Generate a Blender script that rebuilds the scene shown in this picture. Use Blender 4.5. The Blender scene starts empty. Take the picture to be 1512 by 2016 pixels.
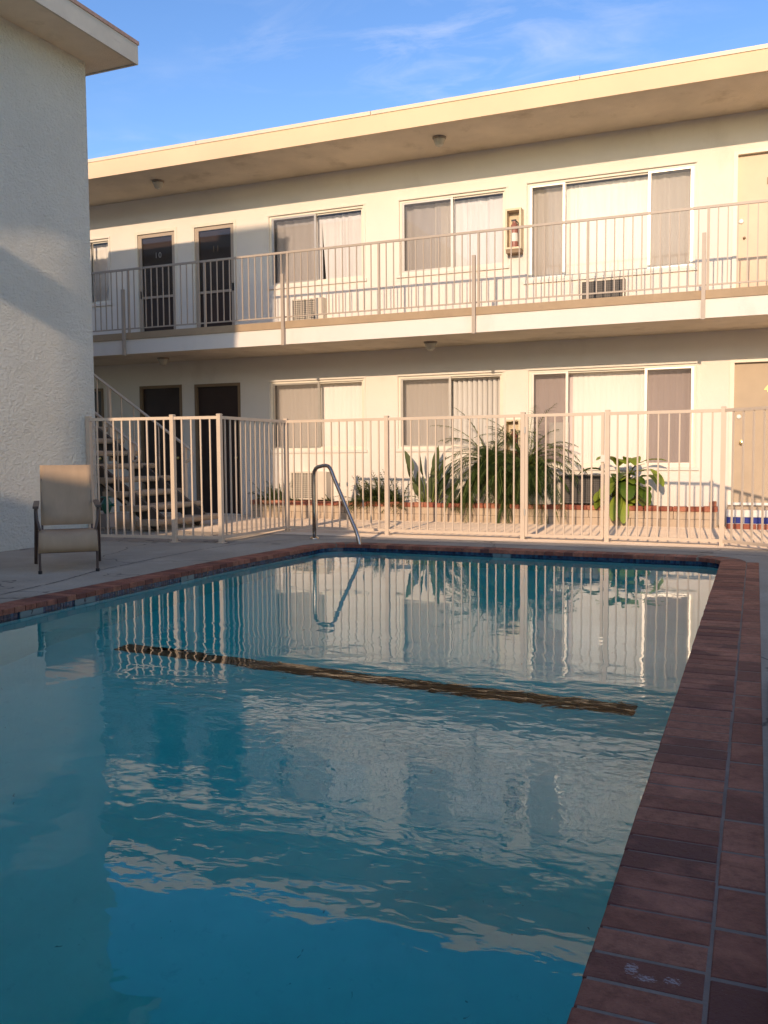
import bpy, bmesh, math, random
from mathutils import Vector, Matrix
random.seed(7)
S = bpy.context.scene
COL = S.collection
R = math.radians

# ------------------------------------------------------------------ materials
def new_mat(name):
    m = bpy.data.materials.new(name); m.use_nodes = True
    nt = m.node_tree
    return m, nt, nt.nodes['Principled BSDF']

def noise(nt, scale, detail=4, rough=0.55, mscale=None, loc=None, dist=0.0):
    tc = nt.nodes.new('ShaderNodeTexCoord')
    mp = nt.nodes.new('ShaderNodeMapping')
    if mscale: mp.inputs['Scale'].default_value = mscale
    if loc: mp.inputs['Location'].default_value = loc
    nt.links.new(tc.outputs['Object'], mp.inputs['Vector'])
    n = nt.nodes.new('ShaderNodeTexNoise')
    n.inputs['Scale'].default_value = scale; n.inputs['Detail'].default_value = detail
    n.inputs['Roughness'].default_value = rough; n.inputs['Distortion'].default_value = dist
    nt.links.new(mp.outputs['Vector'], n.inputs['Vector'])
    return n.outputs['Fac']

def ramp(nt, fac, stops):
    r = nt.nodes.new('ShaderNodeValToRGB')
    e = r.color_ramp.elements
    while len(e) < len(stops): e.new(0.5)
    for k, (p, c) in enumerate(stops):
        e[k].position = p
        e[k].color = (c, c, c, 1) if not isinstance(c, (tuple, list)) else (*c, 1)
    nt.links.new(fac, r.inputs['Fac'])
    return r.outputs['Color']

def mixc(nt, fac, a, b, mode='MIX'):
    m = nt.nodes.new('ShaderNodeMix'); m.data_type = 'RGBA'; m.blend_type = mode
    for sock, v in ((m.inputs[0], fac), (m.inputs[6], a), (m.inputs[7], b)):
        if isinstance(v, (int, float)): sock.default_value = v
        elif isinstance(v, (tuple, list)): sock.default_value = (*v, 1)
        else: nt.links.new(v, sock)
    return m.outputs[2]

def mathn(nt, op, a, b=None, clamp=False):
    m = nt.nodes.new('ShaderNodeMath'); m.operation = op; m.use_clamp = clamp
    for k, v in enumerate((a, b)):
        if v is None: continue
        if isinstance(v, (int, float)): m.inputs[k].default_value = v
        else: nt.links.new(v, m.inputs[k])
    return m.outputs[0]

def bump(nt, bsdf, h, dist, strength=1.0, prev=None):
    b = nt.nodes.new('ShaderNodeBump')
    b.inputs['Strength'].default_value = strength; b.inputs['Distance'].default_value = dist
    nt.links.new(h, b.inputs['Height'])
    if prev is not None: nt.links.new(prev, b.inputs['Normal'])
    nt.links.new(b.outputs['Normal'], bsdf.inputs['Normal'])
    return b.outputs['Normal']

def paint(name, col, rough=0.55, var=0.06, vscale=1.5, bscale=None, bdist=0.002, metal=0.0, dirt=None, spec=0.4):
    m, nt, b = new_mat(name)
    f = noise(nt, vscale, 6, 0.6)
    c = ramp(nt, f, [(0.3, tuple(x*(1-var) for x in col)), (0.7, tuple(min(1, x*(1+var)) for x in col))])
    if dirt:
        f2 = noise(nt, dirt[1], 7, 0.65, mscale=dirt[3] if len(dirt) > 3 else None)
        k = ramp(nt, f2, [(dirt[2], 0.0), (min(.99, dirt[2]+.18), 1.0)])
        k = mathn(nt, 'MULTIPLY', k, dirt[4] if len(dirt) > 4 else 0.6)
        c = mixc(nt, k, c, dirt[0])
    nt.links.new(c, b.inputs['Base Color'])
    b.inputs['Roughness'].default_value = rough
    b.inputs['Metallic'].default_value = metal
    b.inputs['Specular IOR Level'].default_value = spec
    if bscale: bump(nt, b, noise(nt, bscale, 5, 0.6), bdist)
    return m

M = {}
M['stucco'] = paint('cream_stucco', (0.80, 0.735, 0.645), 0.85, 0.035, 1.1, 90, 0.004, dirt=((0.55, 0.47, 0.37), 1.3, 0.58, (1, 1, .5), .35))
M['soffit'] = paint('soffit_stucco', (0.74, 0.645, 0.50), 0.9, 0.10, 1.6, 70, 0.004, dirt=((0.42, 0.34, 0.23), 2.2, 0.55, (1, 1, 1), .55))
M['fascia'] = paint('fascia_yellow_paint', (0.75, 0.555, 0.35), 0.65, 0.05, 0.8, 40, 0.0015, dirt=((0.62, 0.42, 0.24), 2.6, 0.64, (1, 1, 2), .4))
M['wing_fascia'] = paint('fascia_grey_paint', (0.55, 0.50, 0.41), 0.7, 0.10, 2.0, 40, 0.0015, dirt=((0.30, 0.25, 0.2), 3.0, 0.6, (1, 1, 3), .5))
M['drip'] = paint('drip_edge_metal', (0.74, 0.60, 0.45), 0.45, 0.05, 2.0, metal=0.0)
M['drip_red'] = paint('rusty_drip_edge', (0.42, 0.26, 0.19), 0.6, 0.25, 14.0)
M['cap'] = paint('tan_balcony_edge', (0.41, 0.295, 0.18), 0.75, 0.10, 2.5, 50, 0.002, dirt=((0.30, 0.21, 0.14), 3.5, 0.57, (1, 1, 2), .5))
M['fence'] = paint('beige_fence_enamel', (0.64, 0.515, 0.385), 0.42, 0.05, 3.0, 120, 0.0006, dirt=((0.36, 0.24, 0.15), 9.0, 0.70, (1, 1, .6), .5))
M['rail'] = paint('tan_rail_enamel', (0.44, 0.36, 0.28), 0.45, 0.06, 3.0, 120, 0.0006, dirt=((0.30, 0.2, 0.13), 9.0, 0.70, (1, 1, .6), .5))
M['frame'] = paint('window_frame_paint', (0.78, 0.72, 0.60), 0.45, 0.04, 4.0)
M['alu'] = paint('dull_aluminium', (0.55, 0.52, 0.47), 0.38, 0.06, 8.0, metal=0.7)
M['door_dark'] = paint('dark_brown_door', (0.045, 0.030, 0.026), 0.30, 0.15, 3.0)
M['door_tan'] = paint('weathered_tan_door', (0.46, 0.36, 0.25), 0.55, 0.07, 2.0, 60, 0.0008, dirt=((0.42, 0.28, 0.17), 3.2, 0.60, (1, 1, .7), .5))
M['door_cream'] = paint('weathered_cream_door', (0.67, 0.515, 0.365), 0.5, 0.06, 2.0, 60, 0.0008, dirt=((0.50, 0.34, 0.2), 3.0, 0.60, (1, 1, .8), .5))
M['doorframe_dark'] = paint('dark_door_jamb', (0.25, 0.17, 0.10), 0.6, 0.1, 3.0)
M['brass'] = paint('brass', (0.75, 0.60, 0.28), 0.25, 0.05, 9.0, metal=0.9)
M['gold'] = paint('gold_number_paint', (0.85, 0.66, 0.22), 0.35, 0.05, 9.0, metal=0.3)
M['white'] = paint('white_enamel', (0.80, 0.78, 0.73), 0.4, 0.04, 5.0)
M['steel'] = paint('stainless_steel', (0.46, 0.41, 0.35), 0.24, 0.08, 30.0, metal=1.0)
M['acwhite'] = paint('air_conditioner_casing', (0.70, 0.62, 0.49), 0.5, 0.06, 5.0)
M['acdark'] = paint('dark_grille', (0.05, 0.042, 0.036), 0.5, 0.2, 12.0)
M['soil'] = paint('planter_soil', (0.06, 0.042, 0.03), 0.95, 0.35, 14.0, 40, 0.01)
M['block'] = paint('planter_block_wall', (0.56, 0.43, 0.30), 0.9, 0.12, 3.0, 60, 0.004, dirt=((0.30, 0.21, 0.14), 3.0, 0.54, (1, 1, 2), .55))
M['redbrick'] = None
M['glasslamp'] = paint('frosted_lamp_glass', (0.55, 0.51, 0.42), 0.25, 0.05, 8.0)
M['lampbase'] = paint('lamp_base', (0.30, 0.25, 0.19), 0.5, 0.1, 8.0)
M['red'] = paint('red_extinguisher', (0.36, 0.15, 0.12), 0.3, 0.05, 8.0)
M['boxpaint'] = paint('cabinet_yellow_paint', (0.70, 0.57, 0.38), 0.5, 0.08, 8.0)
M['chairframe'] = paint('brown_chair_metal', (0.085, 0.058, 0.048), 0.4, 0.1, 9.0)
M['tread'] = paint('stair_tread_concrete', (0.44, 0.34, 0.235), 0.8, 0.10, 5.0, 60, 0.003, dirt=((0.24, 0.17, 0.12), 3.5, 0.55, (1, 1, 1), .4))
M['darksteel'] = paint('dark_stringer_steel', (0.10, 0.08, 0.065), 0.6, 0.15, 5.0)
M['green'] = paint('green_valve_paint', (0.02, 0.13, 0.10), 0.35, 0.15, 12.0)
M['greybox'] = paint('grey_utility_box', (0.33, 0.30, 0.28), 0.6, 0.08, 9.0)
M['blue_tile'] = paint('glazed_blue_tile', (0.03, 0.045, 0.22), 0.2, 0.3, 12.0)
M['white_tile'] = paint('glazed_white_tile', (0.80, 0.76, 0.68), 0.25, 0.05, 8.0)
M['marker'] = paint('marker_tile', (0.13, 0.18, 0.19), 0.25, 0.07, 20.0)
M['ink'] = paint('black_ink', (0.015, 0.015, 0.018), 0.4, 0.1, 20.0)
M['black_tile'] = paint('black_floor_tile', (0.006, 0.006, 0.006), 1.0, 0.3, 18.0, spec=0.0)
M['dullgrey'] = paint('dull_grey_fins', (0.10, 0.092, 0.085), 0.5, 0.1, 8.0)
M['paper'] = paint('white_paper_sheet', (0.86, 0.84, 0.80), 0.7, 0.02, 3.0)
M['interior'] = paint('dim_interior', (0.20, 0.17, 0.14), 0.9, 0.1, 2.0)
M['trunk'] = paint('palm_trunk_bark', (0.12, 0.075, 0.045), 0.9, 0.4, 22.0, 40, 0.012)
M['roofing'] = paint('roof_gravel', (0.33, 0.30, 0.27), 0.95, 0.2, 9.0, 60, 0.01)

def rough_stucco():
    m, nt, b = new_mat('rough_white_stucco')
    f = noise(nt, 0.9, 5, 0.6)
    c = ramp(nt, f, [(0.3, (0.77, 0.745, 0.645)), (0.7, (0.86, 0.835, 0.73))])
    st = ramp(nt, noise(nt, 1.6, 7, 0.7, mscale=(1, 1, .35)), [(0.60, 0.0), (0.78, 1.0)])
    c = mixc(nt, mathn(nt, 'MULTIPLY', st, 0.3), c, (0.50, 0.47, 0.43))
    nt.links.new(c, b.inputs['Base Color']); b.inputs['Roughness'].default_value = 0.9
    b.inputs['Specular IOR Level'].default_value = 0.2
    h1 = ramp(nt, noise(nt, 5.5, 5, 0.62, mscale=(1, 1.3, 1.0), dist=0.3), [(0.30, 0.0), (0.52, .6), (0.72, 1.0)])
    h2 = noise(nt, 30, 6, 0.68, mscale=(1, .8, 1.1))
    h3 = noise(nt, 95, 4, 0.6)
    h = mathn(nt, 'ADD', mathn(nt, 'MULTIPLY', h1, 0.40), mathn(nt, 'ADD', mathn(nt, 'MULTIPLY', h2, 1.2), mathn(nt, 'MULTIPLY', h3, 0.35)))
    bump(nt, b, h, 0.042)
    return m
M['rough'] = rough_stucco()
M['rough'].node_tree.nodes['Principled BSDF'].inputs['Diffuse Roughness'].default_value = 0.35

def brick_mat(name, dark, mid, light, rough=0.75, scuff=False):
    m, nt, b = new_mat(name)
    at = nt.nodes.new('ShaderNodeAttribute'); at.attribute_name = 'tint'
    c = ramp(nt, at.outputs['Fac'], [(0.0, dark), (0.5, mid), (1.0, light)])
    f = noise(nt, 26, 8, 0.75)
    c = mixc(nt, ramp(nt, f, [(0.42, 0.0), (0.66, 0.75)]), c, tuple(x*0.55 for x in mid))
    f2 = noise(nt, 3.2, 6, 0.65)
    c = mixc(nt, ramp(nt, f2, [(0.50, 0.0), (0.70, 0.65)]), c, tuple(min(1, x*1.5) for x in light))
    sp = noise(nt, 130, 3, 0.6)
    c = mixc(nt, ramp(nt, sp, [(0.66, 0.0), (0.72, 0.35)]), c, (0.32, 0.27, 0.25))
    if scuff:                                    # flaked white paint on one brick, as a mark with a shape of its own
        tc = nt.nodes.new('ShaderNodeTexCoord')
        sep = nt.nodes.new('ShaderNodeSeparateXYZ'); nt.links.new(tc.outputs['Object'], sep.inputs[0])
        def blob(cx, cy, rx, ry):
            dx = mathn(nt, 'DIVIDE', mathn(nt, 'SUBTRACT', sep.outputs[0], cx), rx)
            dy = mathn(nt, 'DIVIDE', mathn(nt, 'SUBTRACT', sep.outputs[1], cy), ry)
            d = mathn(nt, 'ADD', mathn(nt, 'MULTIPLY', dx, dx), mathn(nt, 'MULTIPLY', dy, dy))
            return mathn(nt, 'SUBTRACT', 1.0, d, True)
        bl = mathn(nt, 'MAXIMUM', blob(-.217, 1.805, .020, .034), mathn(nt, 'MAXIMUM', blob(-.188, 1.782, .032, .020), mathn(nt, 'MULTIPLY', blob(-.135, 1.79, .026, .022), .9)))
        nz = noise(nt, 150, 4, 0.7, mscale=(.7, 1.6, 1))
        k = ramp(nt, mathn(nt, 'MULTIPLY', mathn(nt, 'POWER', bl, .35), nz), [(0.43, 0.0), (0.49, .6)])
        c = mixc(nt, k, c, (0.52, 0.50, 0.50))
    nt.links.new(c, b.inputs['Base Color']); b.inputs['Roughness'].default_value = rough
    b.inputs['Specular IOR Level'].default_value = 0.3
    h = mathn(nt, 'ADD', noise(nt, 85, 7, 0.75), mathn(nt, 'MULTIPLY', noise(nt, 14, 4, 0.6), 1.5))
    bump(nt, b, h, 0.009)
    return m
M['coping'] = brick_mat('dark_coping_brick', (0.13, 0.046, 0.040), (0.26, 0.088, 0.056), (0.39, 0.155, 0.095), 0.7, True)
M['redbrick'] = brick_mat('red_cap_brick', (0.30, 0.090, 0.052), (0.42, 0.135, 0.080), (0.52, 0.24, 0.14))
M['mortar'] = paint('coping_mortar', (0.215, 0.165, 0.125), 0.9, 0.2, 7.0, 80, 0.004, dirt=((0.07, 0.06, 0.065), 1.3, 0.5, (1, 1, 1), .7))

def concrete():
    m, nt, b = new_mat('deck_concrete')
    f = noise(nt, 1.1, 8, 0.65)
    c = ramp(nt, f, [(0.3, (0.285, 0.235, 0.175)), (0.7, (0.42, 0.355, 0.275))])
    f2 = noise(nt, 0.55, 6, 0.7, loc=(3, 7, 0))
    c = mixc(nt, ramp(nt, f2, [(0.5, 0.0), (0.7, 0.5)]), c, (0.22, 0.185, 0.15))
    f3 = noise(nt, 55, 5, 0.7)
    c = mixc(nt, ramp(nt, f3, [(0.35, 0.35), (0.6, 0.0)]), c, (0.16, 0.13, 0.10))
    # hairline cracks: thin bands where a broad noise crosses one value
    f4 = noise(nt, 0.33, 5, 0.55, loc=(1.7, 4.2, 0), dist=0.4)
    d = mathn(nt, 'ABSOLUTE', mathn(nt, 'SUBTRACT', f4, 0.5))
    k = ramp(nt, d, [(0.0, 0.85), (0.0035, 0.0)])
    c = mixc(nt, k, c, (0.07, 0.055, 0.045))
    nt.links.new(c, b.inputs['Base Color']); b.inputs['Roughness'].default_value = 0.88
    b.inputs['Specular IOR Level'].default_value = 0.25
    h = mathn(nt, 'ADD', noise(nt, 60, 6, 0.7), mathn(nt, 'MULTIPLY', noise(nt, 4, 4, 0.5), 2))
    bump(nt, b, h, 0.004)
    return m
M['concrete'] = concrete()
M['concrete'].node_tree.nodes['Principled BSDF'].inputs['Diffuse Roughness'].default_value = 1.0
M['walk'] = paint('sunlit_walkway_concrete', (0.64, 0.50, 0.355), 0.9, 0.12, 1.3, 70, 0.003, dirt=((0.45, 0.35, 0.25), 2.4, 0.55, (1, 1, 1), .4))  # deck concrete made paler to stand for the sun on it
M['mat'] = paint('dark_brown_slab', (0.055, 0.038, 0.034), 0.9, 0.25, 20.0, 90, 0.004)
M['walk'].node_tree.nodes['Principled BSDF'].inputs['Diffuse Roughness'].default_value = 1.0
M['joint'] = paint('joint_filler', (0.06, 0.05, 0.045), 0.95, 0.3, 10.0)

def plaster():
    m, nt, b = new_mat('pool_plaster')
    f = noise(nt, 1.3, 6, 0.65)
    c = ramp(nt, f, [(0.3, (0.44, 0.70, 0.69)), (0.7, (0.54, 0.80, 0.78))])
    c = mixc(nt, ramp(nt, noise(nt, 14, 5, 0.7), [(0.60, 0.0), (0.75, 0.35)]), c, (0.20, 0.36, 0.40))
    c = mixc(nt, ramp(nt, noise(nt, 15, 2, 0.5, dist=1.5), [(0.75, 0.0), (0.78, 0.7)]), c, (0.10, 0.13, 0.12))
    c = mixc(nt, ramp(nt, noise(nt, 0.7, 7, 0.65, loc=(5, 1, 0)), [(0.50, 0.0), (0.66, 0.35)]), c, (0.30, 0.50, 0.47))
    nt.links.new(c, b.inputs['Base Color']); b.inputs['Roughness'].default_value = 0.8
    return m
M['plaster'] = plaster()

def tile_band():
    m, nt, b = new_mat('waterline_tile')
    at = nt.nodes.new('ShaderNodeAttribute'); at.attribute_name = 'tint'
    c = ramp(nt, at.outputs['Fac'], [(0.0, (0.008, 0.016, 0.045)), (0.6, (0.018, 0.045, 0.105)), (1.0, (0.03, 0.09, 0.16))])
    nt.links.new(c, b.inputs['Base Color']); b.inputs['Roughness'].default_value = 0.18
    return m
M['tile'] = tile_band()
M['grout'] = paint('tile_grout', (0.07, 0.10, 0.125), 0.8, 0.1, 9.0)

def water():
    m = bpy.data.materials.new('pool_water'); m.use_nodes = True
    nt = m.node_tree; nt.nodes.clear()
    out = nt.nodes.new('ShaderNodeOutputMaterial')
    g = nt.nodes.new('ShaderNodeBsdfGlass'); g.inputs['IOR'].default_value = 1.333
    g.inputs['Roughness'].default_value = 0.0
    g.inputs['Color'].default_value = (1, 1, 1, 1)
    nt.links.new(g.outputs[0], out.inputs['Surface'])
    va = nt.nodes.new('ShaderNodeVolumeAbsorption')
    va.inputs['Color'].default_value = (0.0, 0.952, 0.935, 1); va.inputs['Density'].default_value = 0.95
    nt.links.new(va.outputs[0], out.inputs['Volume'])
    # long gentle swell everywhere, choppier water where the return jet stirs it
    tc = nt.nodes.new('ShaderNodeTexCoord')
    sep = nt.nodes.new('ShaderNodeSeparateXYZ'); nt.links.new(tc.outputs['Object'], sep.inputs[0])
    def zone(cx, cy, rx, ry):
        dx = mathn(nt, 'DIVIDE', mathn(nt, 'SUBTRACT', sep.outputs[0], cx), rx)
        dy = mathn(nt, 'DIVIDE', mathn(nt, 'SUBTRACT', sep.outputs[1], cy), ry)
        d = mathn(nt, 'ADD', mathn(nt, 'MULTIPLY', dx, dx), mathn(nt, 'MULTIPLY', dy, dy))
        mr = nt.nodes.new('ShaderNodeMapRange'); mr.interpolation_type = 'SMOOTHSTEP'
        mr.inputs['From Min'].default_value = 0.25; mr.inputs['From Max'].default_value = 1.3
        mr.inputs['To Min'].default_value = 1.0; mr.inputs['To Max'].default_value = 0.0
        nt.links.new(d, mr.inputs['Value'])
        return mr.outputs[0]
    jet = zone(-1.1, 3.3, 1.9, 1.55)
    mid = zone(-1.9, 3.1, 3.1, 2.5)
    n1 = noise(nt, 2.2, 1, 0.5)                                  # 60 cm swell
    n2 = noise(nt, 4.6, 1.5, 0.5, mscale=(.85, 1.3, 1), dist=0.3)    # 20 cm wavelets
    n3 = noise(nt, 14.0, 2, 0.5, mscale=(.85, 1.3, 1), dist=0.5)   # jet chop
    h = mathn(nt, 'MULTIPLY', n1, 0.0012)
    h = mathn(nt, 'ADD', h, mathn(nt, 'MULTIPLY', n2, mathn(nt, 'ADD', 0.00052, mathn(nt, 'MULTIPLY', mid, 0.0022))))
    h = mathn(nt, 'ADD', h, mathn(nt, 'MULTIPLY', n3, mathn(nt, 'ADD', 0.00006, mathn(nt, 'MULTIPLY', jet, 0.00100))))
    b = nt.nodes.new('ShaderNodeBump'); b.inputs['Distance'].default_value = 1.0
    nt.links.new(h, b.inputs['Height']); nt.links.new(b.outputs['Normal'], g.inputs['Normal'])
    return m
M['water'] = water()

def glass(name, tint, gloss=1.0, haze=0.0, hcol=(0.1, 0.1, 0.1)):
    m = bpy.data.materials.new(name); m.use_nodes = True
    nt = m.node_tree; nt.nodes.clear()
    out = nt.nodes.new('ShaderNodeOutputMaterial')
    t = nt.nodes.new('ShaderNodeBsdfTransparent'); t.inputs['Color'].default_value = (*tint, 1)
    gl = nt.nodes.new('ShaderNodeBsdfGlossy'); gl.inputs['Roughness'].default_value = 0.01
    fr = nt.nodes.new('ShaderNodeFresnel'); fr.inputs['IOR'].default_value = 1.5
    mx = nt.nodes.new('ShaderNodeMixShader')
    nt.links.new(mathn(nt, 'MULTIPLY', fr.outputs[0], gloss), mx.inputs[0])
    base = t.outputs[0]
    if haze:
        d = nt.nodes.new('ShaderNodeBsdfDiffuse'); d.inputs['Color'].default_value = (*hcol, 1)
        m2 = nt.nodes.new('ShaderNodeMixShader'); m2.inputs[0].default_value = haze
        nt.links.new(t.outputs[0], m2.inputs[1]); nt.links.new(d.outputs[0], m2.inputs[2]); base = m2.outputs[0]
    nt.links.new(base, mx.inputs[1]); nt.links.new(gl.outputs[0], mx.inputs[2])
    nt.links.new(mx.outputs[0], out.inputs['Surface'])
    return m
M['glass'] = glass('window_glass', (0.97, 0.975, 0.97), 1.2)
M['screen'] = glass('insect_screen_glass', (0.84, 0.82, 0.80), 0.9, 0.26, (0.26, 0.24, 0.22))

def cloth(name, col, trans=0.25, var=0.05):
    m = bpy.data.materials.new(name); m.use_nodes = True
    nt = m.node_tree; b = nt.nodes['Principled BSDF']; out = nt.nodes['Material Output']
    f = noise(nt, 3.0, 5, 0.6, mscale=(3, 3, .4))
    c = ramp(nt, f, [(0.3, tuple(x*(1-var) for x in col)), (0.7, tuple(min(1, x*(1+var)) for x in col))])
    nt.links.new(c, b.inputs['Base Color']); b.inputs['Roughness'].default_value = 0.85
    b.inputs['Specular IOR Level'].default_value = 0.2
    tr = nt.nodes.new('ShaderNodeBsdfTranslucent'); nt.links.new(c, tr.inputs['Color'])
    mx = nt.nodes.new('ShaderNodeMixShader'); mx.inputs[0].default_value = trans
    nt.links.new(b.outputs[0], mx.inputs[1]); nt.links.new(tr.outputs[0], mx.inputs[2])
    nt.links.new(mx.outputs[0], out.inputs['Surface'])
    return m
M['curtain'] = cloth('sheer_curtain', (0.88, 0.845, 0.80), 0.08)
M['curtain_grey_shade'] = cloth('grey_and_shaded_curtain', (0.76, 0.74, 0.75), 0.1)  # grey drapes, and the shade on one upper window
M['blind'] = cloth('vertical_blind_vinyl', (0.90, 0.86, 0.82), 0.05, 0.02)
M['blind_pink'] = cloth('pinkish_blind_vinyl', (0.78, 0.68, 0.68), 0.15)
M['sling'] = cloth('tan_sling_mesh', (0.54, 0.385, 0.245), 0.22, 0.08)

def leaf(name, c1, c2, trans=0.3, rough=0.45, scale=6):
    m = bpy.data.materials.new(name); m.use_nodes = True
    nt = m.node_tree; b = nt.nodes['Principled BSDF']; out = nt.nodes['Material Output']
    at = nt.nodes.new('ShaderNodeAttribute'); at.attribute_name = 'tint'
    f = mathn(nt, 'ADD', mathn(nt, 'MULTIPLY', noise(nt, scale, 4, 0.6), 0.5), mathn(nt, 'MULTIPLY', at.outputs['Fac'], 0.6))
    c = ramp(nt, f, [(0.25, c1), (0.8, c2)])
    nt.links.new(c, b.inputs['Base Color']); b.inputs['Roughness'].default_value = rough
    b.inputs['Specular IOR Level'].default_value = 0.35
    tr = nt.nodes.new('ShaderNodeBsdfTranslucent'); nt.links.new(c, tr.inputs['Color'])
    mx = nt.nodes.new('ShaderNodeMixShader'); mx.inputs[0].default_value = trans
    nt.links.new(b.outputs[0], mx.inputs[1]); nt.links.new(tr.outputs[0], mx.inputs[2])
    nt.links.new(mx.outputs[0], out.inputs['Surface'])
    return m
M['palmleaf'] = leaf('palm_leaflet', (0.035, 0.066, 0.016), (0.115, 0.175, 0.045), 0.3, 0.6)
M['fernleaf'] = leaf('shrub_leaf', (0.03, 0.054, 0.014), (0.11, 0.14, 0.042), 0.3, 0.6)
M['bladeleaf'] = leaf('blade_leaf', (0.045, 0.075, 0.028), (0.14, 0.165, 0.07))
M['broadleaf'] = leaf('broad_leaf', (0.09, 0.16, 0.02), (0.36, 0.44, 0.06), 0.35)
M['stem'] = leaf('green_stem', (0.10, 0.15, 0.03), (0.24, 0.27, 0.07), 0.1)

# ------------------------------------------------------------------ mesh helpers
class MB:
    def __init__(s): s.v = []; s.f = []; s.t = []; s.mi = []
    def add(s, verts, faces, tint=0.5, mi=0):
        o = len(s.v); s.v += [tuple(v) for v in verts]
        for f in faces: s.f.append([i+o for i in f]); s.t.append(tint); s.mi.append(mi)
        return s
    def box(s, x0, x1, y0, y1, z0, z1, tint=0.5, mi=0):
        v = [(x, y, z) for z in (z0, z1) for y in (y0, y1) for x in (x0, x1)]
        return s.add(v, [(0, 2, 3, 1), (4, 5, 7, 6), (0, 1, 5, 4), (2, 6, 7, 3), (0, 4, 6, 2), (1, 3, 7, 5)], tint, mi)
    def obox(s, c, ux, uy, hx, hy, z0, z1, ch=0.0, tint=0.5, mi=0):
        """box on a plan direction; ch chamfers the top edges"""
        c = Vector((c[0], c[1], 0)); ux = Vector((ux[0], ux[1], 0)).normalized(); uy = Vector((uy[0], uy[1], 0)).normalized()
        def ring(ax, ay, z): return [c+ux*(a*ax)+uy*(b*ay)+Vector((0, 0, z)) for a, b in ((-1, -1), (1, -1), (1, 1), (-1, 1))]
        if ch:
            v = ring(hx, hy, z0)+ring(hx, hy, z1-ch)+ring(hx-ch, hy-ch, z1)
            f = [(3, 2, 1, 0), (8, 9, 10, 11)]
            for L in (0, 4): f += [(L+i, L+(i+1) % 4, L+4+(i+1) % 4, L+4+i) for i in range(4)]
        else:
            v = ring(hx, hy, z0)+ring(hx, hy, z1)
            f = [(3, 2, 1, 0), (4, 5, 6, 7)]+[(i, (i+1) % 4, 4+(i+1) % 4, 4+i) for i in range(4)]
        return s.add(v, f, tint, mi)
    def bar(s, a, b, w, d, up=(0, 0, 1), tint=0.5, mi=0):
        """rectangular bar from a to b, w wide, d deep along up-ish"""
        a = Vector(a); b = Vector(b); t = (b-a).normalized(); up = Vector(up)
        if abs(t.dot(up)) > .99: up = Vector((0, 1, 0))
        x = t.cross(up).normalized(); y = x.cross(t).normalized()
        q = [(-1, -1), (1, -1), (1, 1), (-1, 1)]
        v = [p+x*(i*w/2)+y*(j*d/2) for p in (a, b) for i, j in q]
        return s.add(v, [(3, 2, 1, 0), (4, 5, 6, 7)]+[(i, (i+1) % 4, 4+(i+1) % 4, 4+i) for i in range(4)], tint, mi)
    def tube(s, pts, r, n=10, cap=True, tint=0.5, mi=0):
        pts = [Vector(p) for p in pts]; rs = r if isinstance(r, (list, tuple)) else [r]*len(pts)
        t0 = (pts[1]-pts[0]).normalized(); ref = Vector((0, 0, 1)) if abs(t0.z) < .9 else Vector((1, 0, 0))
        x = t0.cross(ref).normalized(); v = []
        for k, p in enumerate(pts):
            t = (pts[min(k+1, len(pts)-1)]-pts[max(k-1, 0)]).normalized()
            x = (x-t*x.dot(t)).normalized(); y = t.cross(x)
            v += [p+(x*math.cos(2*math.pi*i/n)+y*math.sin(2*math.pi*i/n))*rs[k] for i in range(n)]
        f = [(k*n+i, k*n+(i+1) % n, (k+1)*n+(i+1) % n, (k+1)*n+i) for k in range(len(pts)-1) for i in range(n)]
        if cap: f += [tuple(reversed(range(n))), tuple(range((len(pts)-1)*n, len(pts)*n))]
        return s.add(v, f, tint, mi)
    def lathe(s, prof, c, n=20, axis='Z', tint=0.5, mi=0):
        v = []
        for r, h in prof:
            for i in range(n):
                a = 2*math.pi*i/n; p, q = r*math.cos(a), r*math.sin(a)
                v.append((c[0]+p, c[1]+q, c[2]+h) if axis == 'Z' else (c[0]+p, c[1]+h, c[2]+q))
        f = [(k*n+i, k*n+(i+1) % n, (k+1)*n+(i+1) % n, (k+1)*n+i) for k in range(len(prof)-1) for i in range(n)]
        f += [tuple(reversed(range(n))), tuple(range((len(prof)-1)*n, len(prof)*n))]
        return s.add(v, f, tint, mi)
    def quad(s, a, b, c, d, tint=0.5, mi=0): return s.add([a, b, c, d], [(0, 1, 2, 3)], tint, mi)

def root_of(o):
    while o.parent: o = o.parent
    return o
def obj(name, mb, mat, parent=None, smooth=False, origin=None, normals=True):
    """link the builder's world-space shapes as one mesh object; children sit in their thing's coordinates"""
    org = Vector(origin) if origin else (root_of(parent).location if parent else Vector((0, 0, 0)))
    me = bpy.data.meshes.new(name)
    me.from_pydata([tuple(Vector(v)-org) for v in mb.v], [], mb.f)
    for m in (mat if isinstance(mat, (list, tuple)) else [mat]): me.materials.append(m)
    me.polygons.foreach_set('material_index', mb.mi)
    at = me.attributes.new('tint', 'FLOAT', 'FACE'); at.data.foreach_set('value', mb.t)
    if normals:
        bm = bmesh.new(); bm.from_mesh(me); bmesh.ops.recalc_face_normals(bm, faces=bm.faces); bm.to_mesh(me); bm.free()
    if smooth:
        me.polygons.foreach_set('use_smooth', [True]*len(me.polygons))
        if smooth != 'all': me.set_sharp_from_angle(angle=R(40))
    me.update()
    o = bpy.data.objects.new(name, me); COL.objects.link(o)
    if parent:
        o.parent = parent
        if origin: o.location = Vector(origin)-root_of(parent).location
    elif origin: o.location = org
    return o
def tag(o, label, cat, group=None):
    o['label'] = label; o['category'] = cat
    if group: o['group'] = group
    return o
def thing(name, label, cat, loc, group=None):
    o = bpy.data.objects.new(name, None); o.empty_display_size = 0.1
    COL.objects.link(o); o.location = loc
    return tag(o, label, cat, group)
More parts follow.
